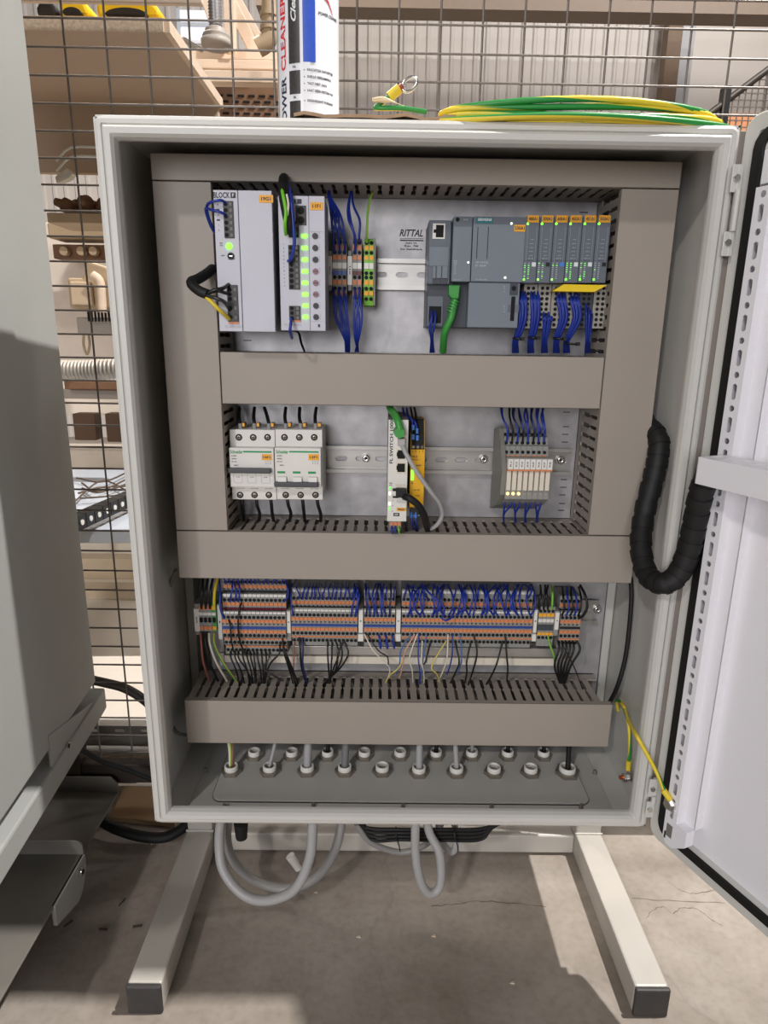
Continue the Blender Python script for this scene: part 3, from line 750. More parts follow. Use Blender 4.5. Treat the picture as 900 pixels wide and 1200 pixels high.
# ================================================================== PLC
plc = thing('controller', 'grey programmable controller with bus adapter, network socket and green plug', 'controller', (P(557, 384, .1).x, .15, P(557, 384, .1).z))
yA = .088
a, b, c, d = RC(501.5, 528, 259, 384, yA+.004)
MB().box(a, b+.004, yA+.008, .149, c, d, simdark).build('base_unit', plc, bev=.0008)
a, b, c, d = RC(502, 528, 258, 333, yA); MB().box(a, b, yA, yA+.03, c, d, simgrey).build('bus_adapter', plc, bev=.0008)
a2, b2, c2, d2_ = RC(503, 526, 289, 312, yA-.001); MB().box(a2, b2, yA-.0012, yA+.001, c2, d2_, simlight).build('adapter_step', plc, bev=.0005)
a2, b2, c2, d2_ = RC(507, 521.5, 262, 280, yA)
MB().box(a2, b2, yA-.0008, yA, c2, d2_, white).box(a2+.0035, b2-.0016, yA-.0010, yA-.0007, c2+.0015, d2_-.0015, blackhole).box(a2+.0010, a2+.0040, yA-.0011, yA-.0007, c2+.006, d2_-.006, blackhole).build('network_socket', plc)
for xl, xr in ((507, 510.5), (511.5, 517), (518, 524.5)):
    a2, b2, c2, d2_ = RC(xl, xr, 312, 333, yA); MB().box(a2, b2, yA-.002, yA+.001, c2+.006, d2_, simlight).box(a2, b2, yA-.0012, yA+.001, c2, c2+.006, simdark).build('adapter_latch', plc, bev=.0004)
a2, b2, c2, d2_ = RC(500.5, 519, 347, 382, .097); MB().box(a2, b2, .095, .10, c2, d2_, simgrey).box(a2+.002, b2-.002, .0942, .0952, c2+.003, d2_-.011, blackhole).build('supply_plug', plc, bev=.0005)
yC = .080
a, b, c, d = RC(530.5, 552.5, 253.5, 330, yC); MB().box(a, b, yC, .149, c, d, simlight).build('cpu_left_door', plc, bev=.0008)
fl = lambda u, v: (a+(b-a)*u, d-(d-c)*v)
mb = MB(); mb.box(a+.0008, b-.0008, yC-.0004, yC, d-.010, d-.0008, simgrey)
X, Z = fl(.2, .05); mb.cyl((X, yC-.0006, Z), (X, yC, Z), .0022, blackhole, 12)
X, Z = fl(.62, .05); mb.text('X5 PN', X, Z, yC-.0004, .0013, inkl)
for i in range(7):
    X, Z = fl(.17, .68+.032*i); mb.text(('RUN', 'ERR', 'MT', 'P1', 'P2', 'P3', '24V')[i], X, Z, yC, .0015, inkl)
X, Z = fl(.3, .975); mb.text('CPU 1512', X, Z, yC, .0014, inkl)
mb.build('cpu_print', plc, kind='stuff')
X, Z = fl(.86, .70); MB().cyl((X, yC-.0005, Z), (X, yC, Z), .0011, ledw, 8).build('status_light', plc)
a, b, c, d = RC(553.3, 614.5, 254, 330.5, yC)
MB().box(a, b, yC-.0006, .149, c, d, simlight).build('cpu_right_door', plc, bev=.0008)
fc = lambda u, v: (a+(b-a)*u, d-(d-c)*v)
mb = MB(); yy = yC-.0006
mb.box(a+.0008, b-.0008, yy-.0003, yy, d-.0075, d-.0008, simgrey)
mb.box(fc(.05, 0)[0], fc(.37, 0)[0], yy-.0008, yy, d-.0068, d-.0012, teal); X, Z = fc(.21, .05); mb.text('SIEMENS', X, Z, yy-.0008, .0026, inkw, width=.015)
for u in (.09, .29):
    X, Z = fc(u, .40); mb.box(X-.0003, X+.0003, yy-.0003, yy, Z-.016, Z+.016, blackhole)
X, Z = fc(.2, .70); mb.text('SIMATIC', X, Z, yy, .0021, inkl, width=.014); X, Z = fc(.18, .75); mb.text('ET 200SP', X, Z, yy, .0020, inkl, width=.012)
X, Z = fc(.2, .965); mb.text('512-1DK01-0AB0', X, Z, yy, .0013, inkl)
mb.build('cpu_print', plc, kind='stuff')
for u, v in ((.72, .10), (.66, .93)):
    X, Z = fc(u, v); MB().cyl((X, yy-.0005, Z), (X, yy, Z), .0013, ledw, 8).build('status_light', plc)
MB_ = MB(); e0, e1, e2, e3 = RC(602.5, 615.5, 263.5, 271.5, yy); MB_.box(e0, e1, yy-.0008, yy, e2, e3, amber).text('330A1', (e0+e1)/2, (e2+e3)/2, yy-.0008, .0036, ink, width=.0105).build('marker_label', plc)
a, b, c, d = RC(548.5, 608, 331, 384, yC+.002)
MB().box(a, b, yC+.002, .149, c, d, simlight).build('cpu_lower_housing', plc, bev=.0008)
mb = MB(); yy = yC+.002
e = RC(597.5, 607, 331, 346, yy); mb.box(e[0], e[1], yy-.0006, yy, e[2], e[3], simdark); q = P(602, 338, yy); mb.cyl((q.x, yy-.001, q.z), (q.x, yy, q.z), .0026, blackhole, 10)
e = RC(598.5, 603, 347.5, 376, yy); mb.box(e[0], e[1], yy-.0008, yy, e[2], e[3], blackhole)
e = RC(595, 608, 357, 366, yy); mb.box(e[0], e[1], yy-.0004, yy, e[2], e[3], simgrey)
for py in (335.5, 338, 341.5, 359, 362, 365.5): q = P(591, py, yy); mb.text('P1', q.x, q.z, yy, .0013, inkl)
mb.build('port_face', plc)
a, b, c, d = RC(528, 549, 331, 384, .10); MB().box(a, b, .102, .149, c, d, simdark).build('plug_well', plc, bev=.0008)
# green network cable with plug
gc = thing('network_cable', 'thick green network cable plugged in under the controller', 'cable', tuple(P(522, 410, .09)))
e = RC(525.5, 539, 334, 350, .085)
MB().prism_y([(e[0], e[3]), (e[0]+.0005, e[2]+.004), (e[0]+.004, e[2]), (e[1]-.001, e[2]), (e[1], e[3])], .085, .100, green).build('plug', gc, bev=.0012)
mb = MB()
for k in range(5): q = P(533-k*1.1, 352.5+k*3.2, .092); mb.cyl(q+Vector((.0003, 0, .0008)), q-Vector((.0003, 0, .0008)), .0052, green, 12)
mb.build('strain_relief', gc)
MB().tube([P(533, 349, .092), P(531, 362, .092), P(528, 374, .090), P(521, 390, .095), P(519, 412, .112)], .0040, green, 10).build('cable_jacket', gc)
for i in range(4):
    wire([(505+(i % 2)*4.5, 364, .0945), (505.5+(i % 2)*4+i*.4, 372, .088), ((503, 509, 505, 508)[i], 384, .088), (505+i*.8, 398, .1), (504+i*1.6, 413, .12)], .0009, bluewire, 'blue_wire', 'thin blue wire hanging from the supply plug at the left end of the controller', 'wire', 'thin blue supply wires of the controller')
# I/O modules
mods = ['400A1', '500A1', '600A1', '450A1', '451A1', '550A1']; sq = [inkw, black, ferrule, inkw, inkw, black]
nth = ['first', 'second', 'third', 'fourth', 'fifth', 'sixth']
sqn = ['white square', 'black square', 'blue square', 'white square and most green lights', 'white square', 'black square at the far end']
for i in range(6):
    a, b, c, d = RC(614.2+16.55*i, 630.6+16.55*i, 254, 331.5, yC)
    io = thing('io_module', 'slim grey module marked %s with a %s' % (mods[i], sqn[i]), 'module', ((a+b)/2, .149, c-.05), 'input and output modules right of the controller')
    iob = MB().box(a+.0002, b-.0002, yC, .149, c, d, simgrey).build('module_body', io, bev=.0006)
    F_ = lambda u, v: (a+(b-a)*u, d-(d-c)*v)
    e0 = F_(.1, -.005); e1 = F_(.9, .085)
    MB().box(e0[0], e1[0], yC-.0008, yC+.001, e1[1], e0[1]+.001, amber).text(mods[i], (e0[0]+e1[0])/2, (e0[1]+e1[1]+.001)/2, yC-.0008, .0034, ink, width=.0095).build('marker_label', iob)
    mb = MB()
    e0 = F_(.2, .2); e1 = F_(.8, .64)
    for u in (.18, .8):
        X, Z = F_(u, .42); mb.box(X-.0001, X+.0001, yC-.0003, yC, Z-.018, Z+.018, inkl)
    for k in range(5): X, Z = F_(.5, .34+.06*k); mb.box(X-.0015-.0008*(k % 2), X+.0022, yC-.0002, yC, Z-.0002, Z+.0002, inkl)
    X, Z = F_(.5, .625); mb.text('6ES7 13%d' % i, X, Z, yC, .0012, inkl)
    e0 = F_(.62, .685); mb.box(e0[0], e0[0]+.0042, yC-.0004, yC, e0[1]-.0042, e0[1], sq[i])
    e0 = F_(.02, .665); mb.box(a+.0003, b-.0003, yC-.0002, yC, e0[1], e0[1]+.0004, simdark)
    mb.build('front_print', iob, kind='stuff')
    X, Z = F_(.14, .105); MB().cyl((X, yC-.0004, Z), (X, yC, Z), .0013, ledg, 8).build('power_light', iob)
    mb = MB(); rr = random.Random(i)
    dens = (.6, .3, .15, .7, .3, .1)[i]
    for k in range(8):
        for cc in (0, 1):
            X, Z = F_(.13+.27*cc, .70+.033*k)
            mb.box(X-.0008, X+.0008, yC-.0003, yC, Z-.0005, Z+.0005, ledg2 if rr.random() < dens else inkl)
    X, Z = F_(.12, .95); mb.box(X-.0010, X+.0010, yC-.0004, yC, Z-.0009, Z+.0009, ledg)
    mb.build('channel_lights', iob, kind='stuff')
    # terminal base below
    a2, b2, c2, d2_ = RC(614.2+16.4*i-1.5, 630.4+16.4*i-1.5, 333, 385, .098)
    mb = MB().box(a2+.0003, b2-.0003, .098, .149, c2, d2_, M('base_grey', (158, 154, 146), .5) if i in (0, 1, 2, 3, 5) else simdark)
    for r in range(8):
        for cc in (0, 1): X = a2+(b2-a2)*(.32+.36*cc); Z = d2_-(d2_-c2)*(.09+.118*r); mb.cyl((X, .0976, Z), (X, .0985, Z), .0020, blackhole, 8)
    mb.build('terminal_base', io, bev=.0005)
# yellow wedge of the safety base
e = [P(655, 336, .079), P(712, 336, .079), P(694, 342, .079), P(668, 342, .079), P(648, 343, .085)]
solo(MB().prism_y([(P(648, 341, .08).x, P(648, 341, .08).z), (P(697, 342, .08).x, P(697, 342, .08).z), (P(712, 334, .08).x, P(712, 334, .08).z), (P(661, 333, .08).x, P(661, 333, .08).z)], .081, .096, M('strip_yellow', (238, 206, 30), .45)), 'connector_strip', 'yellow tapered connector strip under the right-hand input output modules', 'connector')
bt = [612, 627, 641.5, 658, 674, 690]; bb = [604, 622, 638, 652, 664, 689]
for i in range(6):
    cnt = 8 if i not in (2, 5) else (6 if i == 2 else 3)
    ty = (342, 342, 366, 342, 344, 356)[i]
    for k in range(cnt):
        u = (k/(cnt-1)-.5) if cnt > 1 else 0
        sp = 9 if i != 5 else 6
        dep = .090-.004*math.sin(k*2.3)
        wire([(bt[i]+u*sp, ty+(k % 3)*4, .0985), (bt[i]+u*sp*1.05, ty+10, .090), (bt[i]+u*sp+(2.5 if i in (3, 4) else .5), 372, dep), ((bt[i]+bb[i])/2+u*(sp*.75), 390, dep+.004), (bb[i]+u*(sp*.55), 400, .098), (bb[i]+u*sp*.7, 413, .115)], .00125, bluewire, 'blue_wire',
             'blue wire in the bunch below the %s input output module' % nth[i], 'wire', 'blue wires below the %s input output module' % nth[i])
for (px, py, ln, i) in ((607, 397, 8, 0), (625, 396, 8, 1), (655, 397, 9, 3), (670, 403, 11, 4)):
    q = P(px, py, .096); mb = MB()
    hw = ln/2/960
    mb.tube([q+Vector((hw*1.25*math.cos(t), .0065*math.sin(t), -.0006*math.cos(t))) for t in [2*math.pi*j/10 for j in range(11)]], .0013, black, 6, 2)
    mb.box(q.x+hw*.5, q.x+hw*.5+.004, q.y-.0095, q.y-.006, q.z-.002, q.z+.002, black)
    solo(mb, 'cable_tie', 'black cable tie around the blue bunch below the %s input output module' % nth[i], 'cable tie')
# ================================================================== CIRCUIT BREAKERS
yb_ = .086
def breaker(xl, xr, name_l, off, lab, px_ref):
    a, b, c, d = RC(xl, xr, 503.5, 585.5, yb_+.012)
    br = thing('circuit_breaker', lab, 'circuit breaker', ((a+b)/2, .149, c))
    MB().box(a, b, yb_+.012, .149, c, d, white).build('body', br, bev=.0006)
    a1, b1, c1, d1_ = RC(xl-1.6, xr-1.6, 525, 571, yb_)
    bfb = MB().box(a1+.0003, b1-.0003, yb_, yb_+.014, c1, d1_, white).build('front_block', br, bev=.0008)
    G = lambda u, v: (a1+(b1-a1)*u, d1_-(d1_-c1)*v)
    mb = MB()
    X, Z = G(.17, .10); mb.text('Schneider', X, Z, yb_, .0042, inkgreen, width=.0145)
    e0 = G(.32, .075); e1 = G(.95, .115); mb.box(e0[0], e1[0], yb_-.0002, yb_, e1[1], e0[1], greenline)
    for k, s_ in enumerate(('iC60N', 'A9F74310', '3P C10')): X, Z = G(.11, .20+.075*k); mb.text(s_, X, Z, yb_, .0016, ink, width=.006)
    X, Z = G(.16, .44); mb.text('400V~', X, Z, yb_, .0016, darkred if off else ink, width=.006)
    for k in range(6): X, Z = G(.82+.05*(k % 3), .34+.05*(k//3)); mb.box(X-.0008, X+.0008, yb_-.0001, yb_, Z-.0006, Z+.0006, inkl)
    if not off:
        for k in range(3):
            X, Z = G(.18+.31*k, .74); 
            for (p0, p1, p2, p3) in ((-.0052, .0052, -.0072, -.0068), (-.0052, .0052, .0068, .0072), (-.0052, -.0048, -.0072, .0072), (.0048, .0052, -.0072, .0072)): mb.box(X+p0, X+p1, yb_-.0002, yb_, Z+p2, Z+p3, inkl)
            mb.text('O-OFF', X, Z, yb_, .0012, ink)
    for k in range(3):
        X, Z = G(.16+.32*k, 1.09) ; mb.text('16 A 415V', X+.0015, Z, yb_+.012, .0011, ink, width=.009)
    mb.build('front_print', bfb, kind='stuff')
    e0 = G(.73, .15); e1 = G(.95, .30); MB().box(e0[0], e1[0], yb_-.0006, yb_, e1[1], e0[1], amber).text(name_l, (e0[0]+e1[0])/2, (e0[1]+e1[1])/2, yb_-.0006, .0028, ink, width=.0085).build('marker_label', bfb)
    if off:
        for k in range(3): X, Z = G(.14+.33*k, .62); MB().box(X-.0045, X+.0045, yb_-.0004, yb_, Z-.0013, Z+.0013, greenline).build('green_flag', bfb)
        zz = G(0, .91)[1]
        for k in range(3):
            X, Z = G(.16+.33*k, .80)
            MB().prism_x([(yb_-.0005, Z-.004), (yb_-.004, Z-.0045), (yb_-.003, Z+.003), (yb_, Z+.004)], X-.005, X+.005, white).build('toggle', bfb)
    else: zz = G(0, .555)[1]
    h = .0030
    MB().box(a1-.0003, b1-.0032, yb_-.007, yb_-.0005, zz-h, zz+h, M('toggle_grey', (72, 72, 76), .45)).build('toggle_bar', bfb, bev=.0012)
    for k in range(3):
        for top in (0, 1):
            px = xl+(xr-xl)*(.19+.32*k)+(0 if top else 1.5)-.5; py = 512.5 if top else 580
            q = P(px, py, yb_+.012)
            mb = MB().cyl((q.x, yb_+.0116, q.z), (q.x, yb_+.0124, q.z), .0040, blackhole, 16)
            mb.lathe((q.x, yb_+.0118, q.z), (0, -1, 0), [(.0028, -.0005), (.0028, .0004), (.0022, .0007), (0, .0007)], nickel, 12)
            mb.box(q.x-.0018, q.x+.0018, yb_+.0108, yb_+.0112, q.z-.0003, q.z+.0003, blackhole).box(q.x-.0003, q.x+.0003, yb_+.0108, yb_+.0112, q.z-.0018, q.z+.0018, blackhole)
            mb.build('terminal_screw', br)
        px = xl+(xr-xl)*(.19+.32*k)
        q = P(px+3, 498.5, .118); MB().box(q.x+.001, q.x+.0055, .108, .120, q.z-.0005, q.z+.004, brass).build('terminal_claw', br, bev=.0004)
        x_ = P(px-1.5, 503, .105)
        fx = (-1, 0, -2, 0, -1, 1)[k+(3 if off else 0)]
        o = solo(MB().tube([P(px+1+fx-3*(k == 2 and not off), 478, .13), P(px+fx*.5, 488, .114), P(px+1, 497, .108), P(px+1.2, 502, .108)], .0021, blackwire, 8), 'black_wire', 'black wire entering the top of the %s breaker at its %s pole' % (('left', 'right')[off], ('left', 'middle', 'right')[k]), 'wire')
        q0 = P(px+1.0, 496, .108); q1 = P(px+1.2, 504, .108)
        MB().cyl(q0, q1, .0027, M('ferrule_grey', (150, 150, 152), .4), 10).build('ferrule', br)
        px2 = px+2
        solo(MB().tube([P(px2+1, 583, .112), P(px2+2, 592, .112), P(px2+(5 if (k+off) % 2 else 3), 602, .118), P(px2+3+k, 612, .125)], .0021, blackwire, 8), 'black_wire', 'black wire leaving the bottom of the %s breaker at its %s pole' % (('left', 'right')[off], ('left', 'middle', 'right')[k]), 'wire')
breaker(270.5, 323, '10F1', 0, 'white three-pole circuit breaker next to the left duct, dark toggle bar up high', 296)
breaker(323.5, 378, '13F1', 1, 'white three-pole circuit breaker with green flags, toggle bar low', 350)
# ================================================================== NETWORK SWITCH
ys = .066
a, b, c, d = RC(454.5, 477.5, 492, 611, ys)
sw = thing('network_switch', 'slim white network switch with two open sockets and green lamps', 'network switch', ((a+b)/2, .149, c))
MB().box(a, b, ys+.001, .149, c, d, M('switch_side', (120, 120, 120), .5)).build('housing', sw, bev=.0006)
sfc = MB().box(a, b, ys, ys+.002, c, d, white).build('front_cover', sw, bev=.0004)
G = lambda u, v: (a+(b-a)*u, d-(d-c)*v)
mb = MB(); X, Z = G(.16, .21); mb.text('FL SWITCH 1000', X, Z, ys, .0038, ink, width=.050, rot=math.pi/2)
X, Z = G(.16, .615); mb.text('LNK', X, Z, ys, .0014, ink); X, Z = G(.16, .635); mb.text('ACT', X, Z, ys, .0014, ink)
for k in range(5): X, Z = G(.27, .68+.054*k); mb.text(str(k+1), X, Z, ys, .0016, ink)
X, Z = G(.48, .93); mb.box(X-.0035, X+.0035, ys-.0002, ys, Z-.002, Z+.002, ink); mb.text('CP', X, Z, ys-.0002, .0024, inkw)
mb.build('front_print', sfc, kind='stuff')
for v in (.19, .33, .46):
    e0 = G(.42, v-.055); e1 = G(.9, v+.055)
    mb = MB().box(e0[0], e1[0], ys-.0012, ys, e1[1], e0[1], cream)
    if v > .2: mb.box(e0[0]+.0014, e1[0]-.0008, ys-.0014, ys-.0010, e1[1]+.0016, e0[1]-.0016, blackhole).box(e0[0]+.0004, e0[0]+.0016, ys-.0014, ys-.0010, e1[1]+.004, e0[1]-.004, blackhole)
    mb.build('network_socket', sfc)
e0 = G(.42, .62); e1 = G(.9, .73); MB().box(e0[0], e1[0], ys-.0008, ys, e1[1], e0[1], cream).build('network_socket', sfc)
for k in range(5):
    if k in (2,): continue
    X, Z = G(.12, .665+.052*k); MB().box(X-.0012, X+.0012, ys-.0006, ys, Z-.0018, Z+.0018, ledw if k % 2 else ledg2).build('status_light', sfc)
e0 = G(.48, .86); e1 = G(.98, .895); MB().box(e0[0], e1[0], ys-.0004, ys, e1[1], e0[1], amber).text('902A1', (e0[0]+e1[0])/2, (e0[1]+e1[1])/2, ys-.0004, .0026, ink, width=.008).build('marker_label', sfc)
e = RC(456.5, 470, 608, 620, ys+.004); mb = MB().box(e[0], e[1], ys+.001, ys+.02, e[2], e[3], termgrey)
for k in range(3):
    X = e[0]+(e[1]-e[0])*(k+.5)/3; mb.box(X-.0018, X+.0018, ys-.0002, ys+.001, e[2]+.0055, e[3]-.003, orange); mb.cyl((X, ys+.0003, e[2]+.002), (X, ys+.001, e[2]+.002), .0015, blackhole, 8)
mb.build('supply_plug', sw)
for k in range(3):
    wire([(459+4.2*k, 617, .066), (459+4.2*k, 622, .060), (460+4*k, 627, .085), (460+4*k, 632, .10)], .0013, (bluewire, bluewire, lime)[k], ('blue_wire', 'blue_wire', 'green_wire')[k], 'short %s wire under the orange plug of the network switch' % ('blue left-hand', 'blue middle', 'green and yellow')[k])
g2 = thing('network_cable', 'green network cable arching into the top socket of the network switch', 'cable', tuple(P(465, 500, .06)))
MB().tube([P(456, 474, .11), P(458, 480, .09), P(462, 485, .07), P(466, 493, .056), P(469, 505, .052)], .0042, green, 10).build('cable_jacket', g2)
q = P(468, 507, .052); MB().cyl(q+Vector((0, .013, 0)), q+Vector((0, -.003, 0)), .0068, green, 14, r1=.0058).build('plug', g2, bev=.0008)
g3 = thing('network_cable', 'light grey network cable sweeping down from the network switch', 'cable', tuple(P(470, 520, .06)))
MB().tube([P(471, 519, .058), P(474, 528, .050), P(487, 551, .046), P(504, 575, .052), P(515, 590, .062), P(518, 604, .072), P(511, 616, .078), P(501, 621, .088), P(497, 624, .11)], .0026, greycable, 10).build('cable_jacket', g3)
q = P(470.5, 518, .06); MB().box(q.x-.004, q.x+.004, .052, .066, q.z-.004, q.z+.005, greycable).build('plug', g3, bev=.0012)
g4 = thing('network_cable', 'black network cable with a clip plug in the lowest socket of the network switch', 'cable', tuple(P(480, 590, .06)))
MB().tube([P(474, 582, .055), P(480, 584, .048), P(490, 592, .05), P(497, 604, .06), P(499, 612, .07), P(502, 622, .09)], .0042, rubber, 10).build('cable_jacket', g4)
mb = MB(); q = P(469, 578, .058); mb.box(q.x-.005, q.x+.007, .052, .066, q.z-.004, q.z+.005, rubber); q = P(463, 574, .058); mb.box(q.x-.003, q.x+.004, .054, .058, q.z-.001, q.z+.002, rubber); q = P(463, 582, .058); mb.box(q.x-.003, q.x+.004, .054, .058, q.z-.001, q.z+.001, rubber); mb.build('plug', g4, bev=.001)
# ================================================================== SAFETY RELAY
yr = .082
a, b, c, d = RC(480.5, 497.5, 500, 600, yr)
sr = thing('safety_relay', 'slim yellow safety relay with a lime green light beside the network switch', 'relay', ((a+b)/2, .149, c))
zs1 = pz(527, yr, 489); zs0 = pz(594, yr, 489)
MB().prism_x([(.149, c), (.149, d+.004), (yr+.022, d+.006), (yr+.010, zs1+.012), (yr+.002, zs1), (yr, zs1), (yr, zs0), (yr+.006, zs0-.003), (yr+.012, c)], a, b, yellow).build('housing', sr, bev=.0006)
MB().prism_x([(yr+.006, zs1+.0005), (yr+.001, zs1+.0005), (yr+.008, zs1+.0125), (yr+.021, d+.0065), (yr+.026, d+.006)], a+.0012, b-.0012, black).build('top_terminal', sr)
for k in range(3):
    X = a+(b-a)*(.2+.3*k); MB().cyl((X, yr+.0005, zs1+.003), (X, yr+.003, zs1+.004), .0019, steel, 10).build('terminal_screw', sr)
mb = MB(); G = lambda u, v: (a+(b-a)*u, zs1-(zs1-zs0)*v)
for k in range(4): X, Z = G(.15+.23*k, .03); mb.text('1234'[k], X, Z, yr, .002, darkred)
X, Z = G(.3, .12); mb.text('PILZ', X, Z, yr, .0024, ink, width=.007); X, Z = G(.35, .17); mb.text('PNOZ s', X, Z, yr, .0018, darkred, width=.009)
X, Z = G(.6, .27); mb.text('660K1', X, Z, yr, .002, ink); X, Z = G(.5, .70); mb.text('S34 Y32', X, Z, yr, .0018, ink); X, Z = G(.55, .8); mb.text('14 24', X, Z, yr, .0018, ink)
X, Z = G(.18, .58); mb.cyl((X, yr-.0002, Z), (X, yr, Z), .0009, darkred, 8)
mb.build('front_print', sr, kind='stuff')
X, Z = G(.17, .44); MB().box(X-.0016, X+.0016, yr-.0006, yr, Z-.006, Z+.006, ledg).build('status_light', sr)
e = RC(481, 493, 594, 603, yr+.004); mb = MB().box(e[0], e[1], yr+.004, yr+.03, e[2], e[3], black); mb.build('bottom_terminal', sr)
for k in range(4):
    tx = (484, 488.5, 484, 489)[k]; ty = (501, 505, 512, 513)[k]
    wire([(472+4.5*k, 478, .125), (474+4.5*k, 488, .105), (tx-2, ty-10, .090), (tx, ty, .092)], .0013, bluewire if k < 2 else blackwire, 'blue_wire' if k < 2 else 'black_wire', '%s wire entering the top of the yellow safety relay' % ('left blue', 'right blue', 'left black', 'right black')[k])
    q = P(tx, ty, .091); solo(MB().cyl(q+Vector((0, 0, .003)), q-Vector((0, .001, .003)), .0021, ferrule, 10), 'wire_ferrule', '%s light blue ferrule on top of the yellow relay' % ('upper left', 'upper right', 'lower left', 'lower right')[k], 'ferrule')
for k in range(2):
    q = P(482+5*k, 603, .088); solo(MB().cyl(q+Vector((0, 0, .0035)), q-Vector((0, 0, .0035)), .0022, ferrule, 10), 'wire_ferrule', '%s light blue ferrule below the yellow relay' % ('left', 'right')[k], 'ferrule')
    wire([(482+5*k, 606, .088), (483+5*k, 614, .088), (485+6*k, 622, .10), (485+6*k, 630, .12)], .0013, bluewire, 'blue_wire', '%s blue wire below the yellow safety relay' % ('left', 'right')[k])
# ================================================================== COUPLING RELAYS
yk = .078
xa = P(593.5, 560, yk).x; xb = P(645.5, 560, yk).x; w = (xb-xa)/8
zz = lambda py: pz(py, yk, 620)
for i in range(8):
    X0 = xa+w*i; X1 = X0+w
    lit = i < 3
    lab = ('slim interface relay with glowing amber lamp, %s from the left' % ('first', 'second', 'third')[i]) if lit else 'slim interface relay with dark lamp, %s from the right end' % ('fifth', 'fourth', 'third', 'second', 'first')[i-3]
    rl = thing('interface_relay', lab, 'relay', ((X0+X1)/2, .149, zz(590)), 'slim interface relays on the middle rail')
    MB().prism_x([(y_, pz(p_, y_, 620)) for p_, y_ in ((507, .149), (501, .118), (511, .112), (512, .106), (521, .104), (523, .100), (535, .098), (537, yk+.004), (585, yk+.004), (591, .100), (596, .149))][::-1], X0+.00015, X1-.00015, termgrey).build('housing', rl)
    mb = MB(); xc = (X0+X1)/2-.0022
    for k, (py, y) in enumerate(((509.5, .1110), (519, .1040), (530, .0985))):
        z_ = pz(py, y, 620)
        mb.cyl((xc+.001, y-.0006, z_), (xc+.001, y+.002, z_), .0020, blackhole, 10)
        mb.box(xc-.0008, xc+.003, y-.0005, y+.002, z_-.0065, z_-.0035, orange)
    mb.build('clamp_points', rl)
    MB().box(X0+.0003, X1-.0003, yk-.004, yk+.006, zz(549.5), zz(537.5), white).box(X0, X1, yk-.0042, yk+.006, zz(551.5), zz(549.7), orange).text('K%d' % (i+1), (X0+X1)/2, (zz(549.5)+zz(537.5))/2, yk-.004, .0017, ink, width=.006, rot=math.pi/2).build('marker_carrier', rl)
    MB().box(X0+.0005, X1-.0010, yk, yk+.006, zz(575), zz(552.5), cream).build('relay_cover', rl, bev=.0004)
    MB().cyl(((X0+X1)/2, yk+.0030, zz(579.5)), ((X0+X1)/2, yk+.0042, zz(579.5)), .0017, leda if lit else ductm, 10).build('status_lamp', rl)
    for k in range(2):
        tx = 594.3+6.25*i+(k-.5)*1.4; 
        wire([(588+7.0*i+rnd.uniform(-2, 2), 477, .128), (590+6.6*i+rnd.uniform(-2, 2), 489, .106), (tx+rnd.uniform(-1, 1), 503, .098), (tx, 508 if k else 518, .1085 if k else .102)], .0012, bluewire if rnd.random() < .8 else blackwire, 'blue_wire', 'blue wire dropping onto the %s slim interface relay from the left' % ORD[i], 'wire', 'wires above the interface relays')
    q = 592+6*i
    wire([(q, 585, .096), (q-.5+rnd.uniform(-1, 1), 592, .094), ((590, 603, 616, 630)[i//2]+rnd.uniform(-1, 1), 602, .104), ((590, 604, 616, 629)[i//2]+rnd.uniform(-1, 1), 612, .12)], .0012, bluewire, 'blue_wire', 'blue wire below the %s slim interface relay from the left' % ORD[i], 'wire', 'wires below the interface relays')
# base plate at left of relays
e = RC(585.5, 593, 503, 588, .1)
solo(MB().prism_x([(y_, pz(p_, y_, 620)) for p_, y_ in ((503, .149), (500, .118), (522, .098), (552, .080), (580, .084), (592, .105), (596, .149))][::-1], xa-.0052, xa-.0002, M('end_bracket_grey', (128, 128, 120), .5)), 'end_bracket', 'thick grey end bracket at the left of the slim interface relays', 'end clamp')
# ================================================================== LOWER TERMINAL ROW
def stepbody(mb, x0, x1, steps, mat=termgrey):
    # steps: list of (py_top, py_bot, y)
    pts = []
    for (t0, b0, y) in steps: pts += [(y, pz(t0, y)), (y, pz(b0, y))]
    poly = [(.149, pts[0][1])]+pts+[(.149, pts[-1][1])]
    mb.prism_x(poly[::-1], x0+.0001, x1-.0001, mat)
def rows_mesh(steps, rows, body=termgrey):
    def mk(xc, w):
        mb = MB(); stepbody(mb, xc-w/2, xc+w/2, steps, body)
        for kd, py, hh, mat in rows:
            y = min((s for s in steps), key=lambda s: 0 if s[0] <= py <= s[1] else min(abs(py-s[0]), abs(py-s[1])))[2]
            z = pz(py, y)
            if kd == 'h': mb.cyl((xc, y-.0005, z), (xc, y+.001, z), w*.42, mat, 10)
            elif kd == 'b': mb.box(xc-w*.44, xc+w*.44, y-.0009, y+.001, z-hh/2, z+hh/2, mat)
            elif kd == 'B': mb.box(xc-w*.46, xc+w*.46, y-.0012, y+.001, z-hh/2, z+hh/2, mat)
            elif kd == 'T': mb.box(xc-w*.5, xc-w*.12, y-.0007, y+.001, z-hh/2, z+hh/2, mat)
        return mb
    return mk
stA = [(680, 698, .119), (698, 718, .112), (718, 748, .104), (749, 757, .110), (758, 768, .117)]
